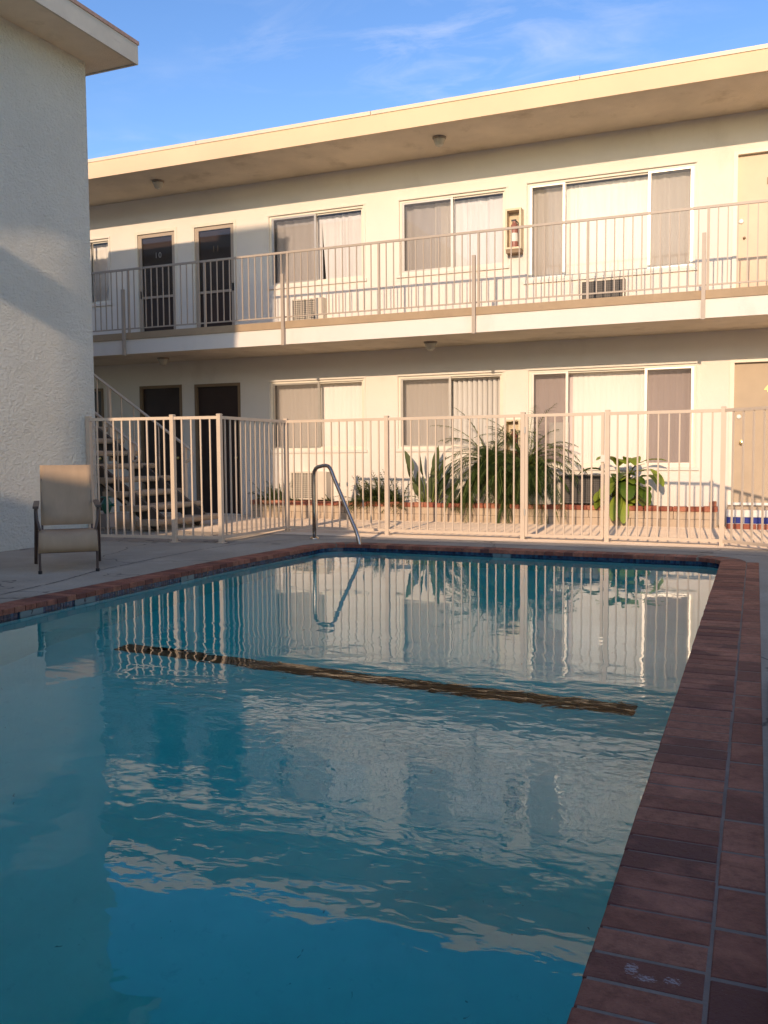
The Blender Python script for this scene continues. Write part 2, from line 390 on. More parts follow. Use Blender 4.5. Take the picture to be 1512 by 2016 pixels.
def structure(o): o['kind'] = 'structure'; return o
def child_copy(src, parent, loc):
    c = src.copy(); COL.objects.link(c); c.parent = parent; c.location = loc; return c
def text_obj(name, s, size, mat, parent, center, depth=0.004, right=(1, 0, 0), up=(0, 0, 1)):
    cu = bpy.data.curves.new('tmp', 'FONT'); cu.body = s; cu.size = size; cu.extrude = depth/2
    cu.align_x = 'CENTER'; cu.align_y = 'CENTER'
    t = bpy.data.objects.new('tmp', cu); COL.objects.link(t)
    dg = bpy.context.evaluated_depsgraph_get()
    me = bpy.data.meshes.new_from_object(t.evaluated_get(dg))
    bpy.data.objects.remove(t); bpy.data.curves.remove(cu)
    x = Vector(right); y = Vector(up); z = x.cross(y)
    org = root_of(parent).location
    for v in me.vertices: v.co = Vector(center)-org+x*v.co.x+y*v.co.y+z*v.co.z
    me.name = name; me.materials.clear(); me.materials.append(mat)
    o = bpy.data.objects.new(name, me); COL.objects.link(o); o.parent = parent
    return o

# ------------------------------------------------------------------ measured layout (metres; camera at x=0, y=0)
YW = 13.571          # apartment wall
YS = 12.203          # balcony edge and roof edge
ZF = 3.09            # upper floor
BX0, BX1, BY1 = -17.0, 7.0, 21.0
ZSOF, ZROOF = 5.747, 6.045
ZSL0, ZSL1, ZCAP = 2.77, 3.010, 3.122

# ------------------------------------------------------------------ apartment building
bld = thing('apartment_building', 'two-storey cream stucco apartment block with long walkway balcony, facing the pool', 'building', (-5, YW, 0))
# openings: x0, x1, z0, z1
UW = [(-12.15, -11.23, 3.94, 5.13), (-7.80, -6.02, 3.96, 5.145), (-5.39, -3.62, 3.96, 5.135), (-3.295, -.86, 3.695, 5.15)]
LW = [(-7.83, -6.035, 1.145, 2.33), (-5.43, -3.663, 1.15, 2.327), (-3.261, -.816, .847, 2.33)]
UD = [(-10.63, -9.70, ZF, 5.17), (-9.385, -8.457, ZF, 5.175), (-.371, .60, ZF, 5.22)]
LD = [(-10.605, -9.667, .02, 2.355), (-9.39, -8.43, .02, 2.345), (-.371, .60, .30, 2.353), (-12.4, -11.45, .02, 2.35)]
ops = UW+LW+UD+LD
def wall_with_openings(mb, x0, x1, z0, z1, ops, y, depth):
    xs = sorted({x0, x1, *[o[0] for o in ops], *[o[1] for o in ops]})
    zs = sorted({z0, z1, *[o[2] for o in ops], *[o[3] for o in ops]})
    for i in range(len(xs)-1):
        for j in range(len(zs)-1):
            cx, cz = (xs[i]+xs[i+1])/2, (zs[j]+zs[j+1])/2
            if any(o[0] < cx < o[1] and o[2] < cz < o[3] for o in ops): continue
            mb.quad((xs[i], y, zs[j]), (xs[i+1], y, zs[j]), (xs[i+1], y, zs[j+1]), (xs[i], y, zs[j+1]))
    for a, b, c, d in ops:
        e = y+depth
        mb.quad((a, y, c), (a, y, d), (a, e, d), (a, e, c)); mb.quad((b, y, c), (b, e, c), (b, e, d), (b, y, d))
        mb.quad((a, y, d), (b, y, d), (b, e, d), (a, e, d)); mb.quad((a, y, c), (a, e, c), (b, e, c), (b, y, c))
mb = MB(); wall_with_openings(mb, BX0, BX1, -.02, ZSOF, ops, YW, .16)
mb.quad((BX0, YW, -.02), (BX0, BY1, -.02), (BX0, BY1, ZSOF), (BX0, YW, ZSOF))
mb.quad((BX1, YW, -.02), (BX1, YW, ZSOF), (BX1, BY1, ZSOF), (BX1, BY1, -.02))
mb.quad((BX0, BY1, -.02), (BX1, BY1, -.02), (BX1, BY1, ZSOF), (BX0, BY1, ZSOF))
obj('wall', mb, M['stucco'], bld, normals=False)
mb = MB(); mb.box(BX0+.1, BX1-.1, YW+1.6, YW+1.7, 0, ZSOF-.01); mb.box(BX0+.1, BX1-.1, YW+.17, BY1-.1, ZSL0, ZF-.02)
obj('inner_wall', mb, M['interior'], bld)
rf = obj('roof', MB().box(BX0-.4, BX1+.4, YS+.03, BY1+.4, ZSOF, ZROOF-.01), [M['soffit']], bld)
obj('fascia', MB().box(BX0-.4, BX1+.4, YS, YS+.03, ZSOF-.012, ZROOF-.045), M['fascia'], rf)
mb = MB(); x = BX0-.4
while x < BX1+.4:
    mb.box(x, min(x+3.02, BX1+.4), YS-.012+random.uniform(-.002, .002), YS+.25, ZROOF-.043, ZROOF+.012+random.uniform(-.004, .004)); x += 3.03
obj('drip_edge', mb, M['drip'], rf)
mb = MB(); x = BX0-.4
obj('gravel', MB().box(BX0-.35, BX1+.35, YS+.26, BY1+.35, ZROOF-.009, ZROOF+.004), M['roofing'], rf)
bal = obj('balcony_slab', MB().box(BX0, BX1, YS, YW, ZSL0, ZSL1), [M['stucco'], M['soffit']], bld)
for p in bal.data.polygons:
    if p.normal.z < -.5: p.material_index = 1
obj('edge_board', MB().box(BX0, BX1, YS-.016, YW, ZSL1+.002, ZCAP), M['cap'], bal)

# --- windows
def drape(mb, x0, x1, z0, z1, y, amp, wl, lean=0.0, ph=0.0):
    n = max(12, int((x1-x0)/wl*10)); rows = 10; v = []
    for j in range(rows+1):
        t = j/rows
        for i in range(n+1):
            u = i/n; x = x0+(x1-x0)*u+lean*(1-t)*(1-u)
            a = amp*(0.6+0.4*math.sin(u*9+ph))*(1.1-.4*t)
            v.append((x, y+a*math.sin(x*2*math.pi/wl+ph+0.5*math.sin(u*13)), z0+(z1-z0)*t))
    mb.add(v, [(j*(n+1)+i, j*(n+1)+i+1, (j+1)*(n+1)+i+1, (j+1)*(n+1)+i) for j in range(rows) for i in range(n)])
def blinds(mb, x0, x1, z0, z1, y, ang, jitter=3):
    x = x0+.03
    while x < x1-.02:
        a = R(ang+random.uniform(-jitter, jitter)); c, s = .045*math.cos(a), .045*math.sin(a); b = .006
        v = []
        for k in range(5):
            u = -1+k*.5; bow = b*(1-u*u)
            px, py = x+u*c+bow*math.sin(a), y+u*s-bow*math.cos(a)
            v += [(px, py, z0), (px, py, z1)]
        mb.add(v, [(2*k, 2*k+2, 2*k+3, 2*k+1) for k in range(4)], random.random()); x += .083
def window(op, cuts, kinds, cover, fmat='frame', ledge=True):
    """cuts: mullion x positions; kinds: 'g'/'s' per pane; cover(window_object, bays)"""
    x0, x1, z0, z1 = op; y = YW+.05
    fr = MB(); w = .035
    fr.box(x0, x1, y-.03, y+.05, z1-w, z1); fr.box(x0, x1, y-.03, y+.05, z0, z0+w)
    fr.box(x0, x0+w, y-.03, y+.05, z0+w, z1-w); fr.box(x1-w, x1, y-.03, y+.05, z0+w, z1-w)
    wo = obj('window', fr, M[fmat], bld)
    sl = MB().box(x0-.05, x1+.05, YW-.028, YW-.002, z0-.05, z0-.005)
    sl.box(x0-.03, x0-.002, YW-.012, YW+.02, z0, z1); sl.box(x1+.002, x1+.03, YW-.012, YW+.02, z0, z1)
    sl.box(x0-.03, x1+.03, YW-.014, YW+.018, z1+.002, z1+.03)
    obj('trim', sl, M['stucco'], wo)
    e = [x0+w, *cuts, x1-w]
    for k in range(len(e)-1):
        a, b = e[k], e[k+1]; off = .0 if kinds[k] == 's' else .03
        sash = MB(); sw = .026 if kinds[k] == 's' else .022
        la = a-(0.02 if k else 0); lb = b+(0.02 if k < len(e)-2 else 0)
        yy = y-.012+off
        sash.box(la, lb, yy-.012, yy+.012, z1-w-sw, z1-w); sash.box(la, lb, yy-.012, yy+.012, z0+w, z0+w+sw)
        sash.box(la, la+sw+.012, yy-.012, yy+.012, z0+w+sw, z1-w-sw); sash.box(lb-sw-.012, lb, yy-.012, yy+.012, z0+w+sw, z1-w-sw)
        obj('sash', sash, M['frame'] if kinds[k] == 'g' else M['alu'], wo)
        obj('pane', MB().quad((la+.01, yy, z0+w+.01), (lb-.01, yy, z0+w+.01), (lb-.01, yy, z1-w-.01), (la+.01, yy, z1-w-.01)), M['glass' if kinds[k] == 'g' else 'screen'], wo, normals=False)
    cover(wo, x0+w, x1-w, z0+w, z1-w, YW+.165)
    return wo
def cov_drape(*specs):
    def f(wo, x0, x1, z0, z1, y):
        for u0, u1, amp, wl, mat, lean in specs:
            m = MB(); drape(m, x0+(x1-x0)*u0, x0+(x1-x0)*u1, z0, z1-.02, y+.03, amp, wl, lean, u0*7)
            obj('curtain', m, M[mat], wo, smooth='all', normals=False)
    return f
def cov_blind(*specs):
    def f(wo, x0, x1, z0, z1, y):
        for u0, u1, ang, mat in specs:
            m = MB(); blinds(m, x0+(x1-x0)*u0, x0+(x1-x0)*u1, z0+.01, z1-.03, y+.06, ang)
            o = obj('vertical_blind', m, M[mat], wo, smooth='all', normals=False)
        hr = MB().box(x0, x1, y+.02, y+.09, z1-.035, z1-.002); obj('head_rail', hr, M['frame'], wo)
    return f
window(UW[0], [-11.68], 'gg', cov_drape((0, 1, .02, .12, 'curtain', 0)))
window(UW[1], [-6.93], 'sg', cov_drape((.0, .52, .025, .16, 'curtain_grey_shade', 0), (.52, 1.0, .025, .13, 'curtain_grey_shade', .06)))  # right curtain greyed for the partly shaded reflection on this window
window(UW[2], [-4.51], 'sg', cov_drape((0, .36, .03, .19, 'curtain_grey_shade', 0), (.30, .52, .02, .14, 'curtain', 0), (.5, .76, .015, .10, 'curtain_grey_shade', 0), (.72, 1.0, .03, .17, 'curtain_grey_shade', -.05)))
w3 = window(UW[3], [-2.74, -1.50], 'sgs', cov_drape((0, .33, .02, .12, 'curtain', 0), (.25, .76, .012, .11, 'curtain', 0), (.75, 1, .02, .13, 'curtain', 0)))
window(LW[0], [-6.90], 'sg', cov_blind((0, .5, 14, 'blind'), (.5, 1, 10, 'blind')))
window(LW[1], [-4.55], 'sg', cov_blind((0, .5, 12, 'blind'), (.5, .97, 52, 'blind')))
w6 = window(LW[2], [-2.68, -1.52], 'sgs', cov_blind((0, .28, 8, 'blind_pink'), (.26, .74, 8, 'blind'), (.72, 1, 8, 'blind_pink')))
obj('paper_sheet', MB().box(-2.96, -2.66, YW+.10, YW+.103, 1.18, 1.53), M['paper'], w6)

# --- doors
def door(op, style, num=None, nx=None, nz=None):
    x0, x1, z0, z1 = op; y = YW
    if style == 'screen':      # white jamb, dark screen door with a cross rail
        d = MB(); w = .055
        d.box(x0, x0+w, y-.01, y+.08, z0, z1); d.box(x1-w, x1, y-.01, y+.08, z0, z1); d.box(x0+w, x1-w, y-.01, y+.08, z1-w, z1)
        do = obj('door', d, M['frame'], bld)
        a, b, t = x0+w, x1-w, z1-w; s = MB(); q = .075
        s.box(a, a+q, y+.02, y+.045, z0+.02, t-.005); s.box(b-q, b, y+.02, y+.045, z0+.02, t-.005)
        s.box(a+q, b-q, y+.02, y+.045, t-.005-.06, t-.005); s.box(a+q, b-q, y+.02, y+.045, z0+.02, z0+.12)
        s.box(a+q, b-q, y+.02, y+.045, z0+.86, z0+.90)
        obj('screen_door', s, M['rail'], do)
        obj('leaf', MB().box(a, b, y+.055, y+.095, z0, t), M['door_dark'], do)
        obj('storm_pane', MB().quad((a+q, y+.03, z0+.90), (b-q, y+.03, z0+.90), (b-q, y+.03, t-.065), (a+q, y+.03, t-.065)), M['glass'], do, normals=False)
        obj('handle', MB().box(a+.02 if num == '10' else b-.05, a+.05 if num == '10' else b-.02, y-.005, y+.02, z0+.87, z0+1.0), M['ink'], do)
    elif style == 'dark':
        d = MB(); w = .05
        d.box(x0, x0+w, y-.012, y+.08, z0, z1); d.box(x1-w, x1, y-.012, y+.08, z0, z1); d.box(x0+w, x1-w, y-.012, y+.08, z1-w, z1)
        do = obj('door', d, M['doorframe_dark'], bld)
        obj('leaf', MB().box(x0+w, x1-w, y+.04, y+.085, z0, z1-w), M['door_dark'], do)
        obj('knob', MB().lathe([(.012, .05), (.03, .035), (.03, .01), (.012, 0)], (x1-w-.07, y-.01, z0+1.0), 12, 'Y'), M['brass'], do, smooth=True)
    else:
        d = MB(); w = .06
        d.box(x0, x0+w, y-.016, y+.09, z0, z1); d.box(x1-w, x1, y-.016, y+.09, z0, z1); d.box(x0+w, x1-w, y-.016, y+.09, z1-w+.02, z1)
        do = obj('door', d, M['frame'], bld)
        obj('leaf', MB().box(x0+w, x1-w, y+.055, y+.10, z0, z1-w+.015), M[style], do)
        kx = x0+w+.085
        kn = [(.0, -.075), (.02, -.072), (.031, -.055), (.031, -.04), (.014, -.025), (.014, -.008), (.034, -.006), (.034, 0)]
        if z0 > 2:
            obj('deadbolt', MB().lathe([(.0, -.022), (.026, -.02), (.036, -.008), (.036, 0)], (-.28+.02, y+.055, 4.277), 16, 'Y'), M['white'], do, smooth=True)
            obj('knob', MB().lathe([(.0, -.05), (.012, -.048), (.016, -.01), (.022, 0)], (-.215, y+.055, 4.045), 12, 'Y'), M['doorframe_dark'], do, smooth=True)
        else:
            obj('deadbolt', MB().lathe([(.0, -.022), (.022, -.02), (.033, -.008), (.033, 0)], (-.245, y+.055, 1.555), 16, 'Y'), M['white'], do, smooth=True)
            obj('knob', MB().lathe(kn, (-.2, y+.055, 1.19), 16, 'Y'), M['brass'], do, smooth=True)
            obj('threshold', MB().box(x0, x1, y-.05, y+.1, z0+.005, z0+.04), M['white'], do)
    if num:
        for ci_, ch_ in enumerate(num): text_obj('digit', ch_, .14, M['gold' if style[:5] == 'door_' and z0 < 2 else ('doorframe_dark' if num == '12' else ('alu' if num == '10' else 'doorframe_dark'))], do, (nx+(ci_-(len(num)-1)/2)*.085, y+(.05 if style == 'screen' else .051), nz), .006)
    return do
door(UD[0], 'screen', '10', -10.16, 4.72)
door(UD[1], 'screen', '11', -8.92, 4.72)
door(UD[2], 'door_cream', '12', .115, 4.79)
door(LD[0], 'dark'); door(LD[1], 'dark'); door(LD[3], 'dark')
door(LD[2], 'door_tan', '4', .115, 1.935)

# --- balcony railing: part of the building; posts and balusters are its sub-parts
YR = YS+.045
rl = MB(); rl.box(BX0, BX1, YR-.014, YR+.014, 4.160, 4.192); rl.box(BX0, BX1, YR-.008, YR+.008, 3.186, 3.206)
rail = obj('balcony_railing', rl, M['rail'], bld)
posts = [-15.89, -12.85, -9.80, -6.77, -3.71, -.665, 2.38, 5.42]
P0 = obj('post', MB().box(-.024, .024, -.024, .024, ZSL0-.02, 3.835), M['rail'], rail, origin=(posts[0], YS-.042, 0))
U0 = obj('upright', MB().box(-.016, .016, -.015, .015, ZCAP, 4.158), M['rail'], rail, origin=(posts[0]+.045, YR, 0))
for o_, org in ((P0, (posts[0], YS-.042, 0)), (U0, (posts[0]+.045, YR, 0))):
    for v in o_.data.vertices: v.co += Vector(org)
B0 = None
stuff = MB()
for k, px in enumerate(posts):
    if k:
        child_copy(P0, rail, Vector((px, YS-.042, 0))-bld.location); child_copy(U0, rail, Vector((px+.045, YR, 0))-bld.location)
    if k < len(posts)-1:
        mx = (px+posts[k+1])/2+.045
        child_copy(U0, rail, Vector((mx, YR, 0))-bld.location)
        for a in (px+.045, mx):
            for j in range(1, 13):
                bx = a+j*(1.52/13)
                if -10.6 < bx < .30:
                    if B0 is None:
                        B0 = obj('baluster', MB().box(-.0075, .0075, -.0075, .0075, 3.207, 4.159), M['rail'], rail, origin=(bx, YR, 0))
                        for v in B0.data.vertices: v.co += Vector((bx, YR, 0))
                    else: child_copy(B0, rail, Vector((bx, YR, 0))-bld.location)
                else: stuff.box(bx-.0075, bx+.0075, YR-.0075, YR+.0075, 3.207, 4.159)
so = obj('baluster', stuff, M['rail'], rail); so['kind'] = 'stuff'

# ------------------------------------------------------------------ white stucco wing on the left
XL, YC = -7.72, 8.98
wing = thing('stucco_wing', 'rough white stucco end of a two-storey wing with overhanging flat roof, left of the pool', 'building', (XL, YC, 0))
w = MB()
XB = XL-.0524*(YC+9)          # wall turned slightly off the court's grid to catch more grazing sun
w.quad((XB, -9, -.02), (XL, YC, -.02), (XL, YC, 5.91), (XB, -9, 5.91))
w.quad((XL, YC, -.02), (-16, YC, -.02), (-16, YC, 5.91), (XL, YC, 5.91))
w.quad((-16, YC, -.02), (-16, -9, -.02), (-16, -9, 5.91), (-16, YC, 5.91))
w.quad((-16, -9, -.02), (XB, -9, -.02), (XB, -9, 5.91), (-16, -9, 5.91))
obj('wall', w, M['rough'], wing)
XE, YE, ZE0, ZE1 = -7.16, 9.29, 5.91, 6.165
rw = obj('roof', MB().box(-16.4, XE-.03, -9.3, YE-.03, ZE0, ZE1-.02), M['soffit'], wing)
f = MB(); f.box(XE-.029, XE, -9.3, YE, ZE0-.012, ZE1-.03); f.box(-16.4, XE-.03, YE-.029, YE, ZE0-.012, ZE1-.03)
obj('fascia', f, M['wing_fascia'], rw)
f = MB(); f.box(XE-.2, XE+.012, -9.3, YE+.012, ZE1-.029, ZE1+.015); f.box(-16.4, XE-.201, YE-.2, YE+.012, ZE1-.029, ZE1+.015)
obj('drip_edge', f, M['drip_red'], rw)
# unseen slabs and piers, added to shade the stucco and the apartment front
cn = obj('shade_band_slab', MB().box(XE+.014, -6.48, -2.55, -1.5, 5.90, 6.17), M['soffit'], wing)
obj('shade_pier', MB().box(-6.86, -6.48, -2.1, -1.97, 0, 5.899), M['stucco'], cn)
up = obj('shade_box', MB().box(-7.6, -6.48, -2.5, -1.5, 7.22, 9.6), M['stucco'], wing)
obj('shade_pier', MB().box(-6.86, -6.48, -2.1, -1.97, 6.171, 7.219), M['stucco'], up)
obj('shade_back_pier', MB().box(-7.6, -7.4, -2.1, -1.97, 6.171, 7.219), M['stucco'], up)

# ------------------------------------------------------------------ invented south wing, unseen behind the viewer, added to shade the pool
sw = thing('unseen_shade_wing', 'invented cream two-storey wing, unseen behind the viewer, added so its roof shades the pool', 'building', (-3, -10.6, 0))
w = MB(); sops = [(-9+3.2*i, -7.2+3.2*i, z, z+1.25) for i in range(5) for z in (.95, 3.95)]
wall_with_openings(w, -16, 9, -.02, 5.75, sops, -10.6, -.15)
w.box(-16, 9, -18, -10.9, -.02, 5.75)
obj('wall', w, M['stucco'], sw)
for a, b, c, d in sops:
    m = MB(); m.box(a, b, -10.68, -10.64, c, c+.04); m.box(a, b, -10.68, -10.64, d-.04, d); m.box(a, a+.04, -10.68, -10.64, c+.04, d-.04); m.box(b-.04, b, -10.68, -10.64, c+.04, d-.04); m.box((a+b)/2-.02, (a+b)/2+.02, -10.68, -10.64, c+.04, d-.04)
    wo = obj('window', m, M['frame'], sw)
    obj('pane', MB().quad((a, -10.66, c), (b, -10.66, c), (b, -10.66, d), (a, -10.66, d)), M['glass'], wo, normals=False)
obj('roof', MB().box(-4.3, 9.4, -18.4, -9.6, 5.76, 6.07).box(-16.4, -4.301, -18.4, -9.6, 5.76, 5.85), M['soffit'], sw)  # left part set lower so the sun reaches the chair
obj('roof_shade_block', MB().box(-4.28, -3.3, -10.4, -9.62, 6.071, 6.44), M['wing_fascia'], sw)  # added block, sized to raise the shade line on the fence
obj('balcony_slab', MB().box(-16, 9, -10.59, -9.6, 2.78, 3.08), M['stucco'], sw)

# ------------------------------------------------------------------ pool outline (front edge of the coping)
def arc(c, r0, a0, a1, n): return [(c[0]+r0*math.cos(R(a0+(a1-a0)*i/n)), c[1]+r0*math.sin(R(a0+(a1-a0)*i/n))) for i in range(n+1)]
XRP = -.305
edge = [(-4.80, .45), (-4.795, 4.0), (-4.79, 7.2), (-4.76, 7.8), (-4.715, 8.4), (-4.67, 8.9)] + arc((-4.36, 9.17), .315, 172, 92, 7) + [(-3.5, 9.475), (-2.0, 9.425)] + arc((-.555, 9.13), .25, 91, 0, 6) + [(XRP, .45)]
def resample(pts, step):
    out = []; acc = 0.0; nxt = step/2
    for (ax, ay), (bx, by) in zip(pts, pts[1:]):
        L = math.hypot(bx-ax, by-ay); t = Vector(((bx-ax)/L, (by-ay)/L))
        while nxt <= acc+L:
            s = nxt-acc; out.append((Vector((ax, ay))+t*s, t)); nxt += step
        acc += L
    return out
def offset(pts, d):
    """move an open polyline d to its left (outwards from the pool, which lies on the right going round)"""
    out = []
    for k, p in enumerate(pts):
        a = Vector(pts[max(k-1, 0)]); b = Vector(pts[min(k+1, len(pts)-1)]); t = (b-a).normalized()
        out.append((p[0]-t.y*d, p[1]+t.x*d))
    return out
out_edge = offset(edge, .235)
# deck: one sheet to the horizon with the pool cut out
bm = bmesh.new()
def loop(pts, z=0.0):
    vs = [bm.verts.new((x, y, z)) for x, y in pts]
    return [bm.edges.new((vs[i], vs[(i+1) % len(vs)])) for i in range(len(vs))]
hole = offset(edge, .2335)
hole = [(hole[0][0], .23)]+hole[1:-1]+[(XRP+.3445, hole[-2][1]), (XRP+.3445, .23)]
hole = [h for h in hole]
es = loop([(-600, -600), (600, -600), (600, 600), (-600, 600)])+loop(hole)
bmesh.ops.triangle_fill(bm, use_beauty=True, use_dissolve=False, edges=es)
for f_ in bm.faces:
    if f_.normal.z < 0: f_.normal_flip()
me = bpy.data.meshes.new('ground'); bm.to_mesh(me); bm.free(); me.materials.append(M['concrete'])
ground = bpy.data.objects.new('ground', me); COL.objects.link(ground); structure(ground)
structure(obj('walkway', MB().quad((-17, 10.42, .004), (7, 10.30, .004), (7, YW, .004), (-17, YW, .004)), M['walk'], normals=False))  # paler sheet laid where the ground lies in sun
# expansion joint across the deck beside the coping
jp = [(-5.25, .5), (-5.27, 4.0), (-5.33, 5.1), (-5.42, 5.8), (-5.6, 6.45), (-5.70, 7.4), (-5.76, 8.4), (-5.70, 9.15), (-5.35, 9.75), (-4.4, 10.02), (-2, 9.98), (-.55, 9.85), (-.05, 9.75), (1.4, 9.5)]
mb = MB(); rs = resample(jp, .05); prev = None
for p, t in rs:
    n = Vector((-t.y, t.x)); wv = .005+.004*random.random(); j = random.uniform(-.006, .006)
    a, b = p+n*(wv+j), p+n*(-wv+j)
    if prev and random.random() > .06: mb.quad((*prev[1], .003), (*b, .003), (*a, .003), (*prev[0], .003))
    prev = (a, b)
structure(obj('deck_joint', mb, M['joint'], normals=False))
mm = MB(); mm.obox((.50, 2.6), (1, 0), (0, 1), .43, 1.75, .004, .030, .008)  # thin slab standing for an unidentified dark patch on the deck
tag(obj('dark_deck_slab', mm, M['mat']), 'thin dark brown slab for an unidentified dark patch along the right-hand brick coping', 'mat')
# coping
cop = MB(); mor = MB()
for p, t in resample(edge, .1035):
    n = Vector((-t.y, t.x)); j = random.uniform(-.0015, .0015)
    cop.obox(p+n*(.1155+j), n, t, .1155, .0487+random.uniform(-.0008, .0006), -.040, random.uniform(-.0012, .0014), .0035, random.random())
# outer stretcher course on the right side
y = .5
while y < 9.32:
    L = random.choice((.205, .205, .22, .26))
    cop.obox((XRP+.2915+random.uniform(-.0015, .0015), y+L/2), (1, 0), (0, 1), .0535, L/2-.006, -.05, random.uniform(-.0012, .0014), .0035, random.random()); y += L
# near end
for k in range(44):
    cop.obox((-4.86+.105*k+.05, .335), (0, 1), (1, 0), .1155, .0475, -.040, random.uniform(-.003, .002), .006, random.random())
ocop = structure(obj('pool_coping', cop, M['coping']))
for a, b in zip(zip(offset(edge, .008), offset(edge, .33)), list(zip(offset(edge, .008), offset(edge, .33)))[1:]):
    mor.add([(*a[0], -.0022), (*b[0], -.0022), (*b[1], -.0022), (*a[1], -.0022)], [(0, 1, 2, 3)])
    mor.add([(*a[0], -.037), (*b[0], -.037), (*b[0], -.0022), (*a[0], -.0022)], [(0, 1, 2, 3)])
mor.box(XRP+.2405, XRP+.3455, .2, 9.36, -.06, -.0016); mor.box(-5.03, .03, .2, .438, -.06, -.0095)
obj('mortar_bed', mor, M['mortar'], ocop)
# basin: waterline tiles, plaster walls, sloping floor, black break line
ZW = -.078
wl = offset(edge, .022)
wl = [(wl[0][0], .43)]+wl[1:-1]+[(wl[-1][0], .43)]
def zfloor(y): return -1.02-.28*max(0, min(1, (9.5-y)/4.4)) if y > 5.1 else -1.30-1.0*max(0, min(1, (5.1-y)/3.4))
ba = MB(); cl = wl+[wl[0]]
ba_pts = []
for (ax, ay), (bx, by) in zip(cl, cl[1:]):
    n = max(1, int(math.hypot(bx-ax, by-ay)/.4)); ba_pts += [(ax+(bx-ax)*i/n, ay+(by-ay)*i/n) for i in range(n)]
ba_pts.append(ba_pts[0])
for (ax, ay), (bx, by) in zip(ba_pts, ba_pts[1:]):
    ba.quad((ax, ay, -.036), (bx, by, -.036), (bx, by, zfloor(by)-.3), (ax, ay, zfloor(ay)-.3))
ys = [.4+.1*i for i in range(93)]
for a, b in zip(ys, ys[1:]): ba.quad((-4.95, a, zfloor(a)), (-.15, a, zfloor(a)), (-.15, b, zfloor(b)), (-4.95, b, zfloor(b)))
basin = structure(obj('pool_basin', ba, M['plaster'], normals=False))
tl = MB()
for p, t in resample(wl, .0305):
    n = Vector((-t.y, t.x))
    for z in (-.0555, -.0860, -.1165, -.147):
        tl.obox(p-n*.003, t, n, .0140, .004, z-.014, z+.014, 0, random.random()**1.4)
obj('tile_band', tl, M['tile'], basin)
obj('tile_grout', MB().add([v for x, y_ in offset(wl, -.0012) for v in ((x, y_, -.038), (x, y_, -.178))], [(2*i, 2*i+2, 2*i+3, 2*i+1) for i in range(len(wl)-1)]), M['grout'], basin, normals=False)
st = MB()
for i in range(23):
    for k in range(2):
        st.box(-4.30+i*.16, -4.1415+i*.16, 5.135+k*.088, 5.2215+k*.088, -1.34, zfloor(5.33)+.005+random.uniform(0, .002))
obj('break_line', st, M['black_tile'], basin)
sp = MB()
for r_, z in ((1.0, -.75), (.72, -.50), (.44, -.27)):
    c = Vector((-4.72, 9.50)); pts = [c+Vector((r_*math.cos(R(a)), r_*math.sin(R(a)))) for a in range(-92, 3, 6)]
    v = [(*c, z)]+[(*p, z) for p in pts]+[(*p, -1.4) for p in pts]; n = len(pts)
    sp.add(v, [(0, i+1, i+2) for i in range(n-1)]+[(i+1, n+i+1, n+i+2, i+2) for i in range(n-1)])
obj('corner_step', sp, M['plaster'], basin, normals=False)
# water: closed body, its sides inside the pool walls
wpts = offset(edge, .05); wpts = [(wpts[0][0], .41)]+wpts[1:-1]+[(wpts[-1][0], .41)]
n = len(wpts); wa = MB()
wa.add([(*p, ZW) for p in wpts]+[(*p, -3.2) for p in wpts], [tuple(reversed(range(n))), tuple(range(n, 2*n))]+[(i, (i+1) % n, n+(i+1) % n, n+i) for i in range(n)])
structure(obj('water', wa, M['water']))
# depth marker tiles on the waterline
def marker(y0, y1, s, label, far=False):
    t = thing('depth_marker', label, 'depth marker', ((-4.81, (y0+y1)/2, -.09) if not far else ((y0+y1)/2, 9.47, -.09)), 'depth marker tiles on the waterline')
    c = t.location
    if not far:
        obj('tile', MB().box(-4.822, -4.798, y0, y1, -.135, -.042), M['marker'], t)
        text_obj('digit', s, .042, M['ink'], t, (-4.797, c.y, -.060), .003, (0, 1, 0))
    else:
        obj('tile', MB().box(y0, y1, 9.425, 9.462, -.135, -.042), M['marker'], t)
        text_obj('digit', s, .042, M['ink'], t, (c.x, 9.424, -.060), .003)
marker(4.75, 4.97, '7', 'pale depth marker tile, nearest of the three on the left pool edge')
marker(5.30, 5.52, '6', 'pale depth marker tile, middle one of three on the left pool edge')
marker(6.66, 6.86, '5', 'pale depth marker tile, farthest of three on the left pool edge')
marker(-2.66, -2.46, '3', 'pale depth marker tile with a dark digit on the far pool edge below the fence', True)

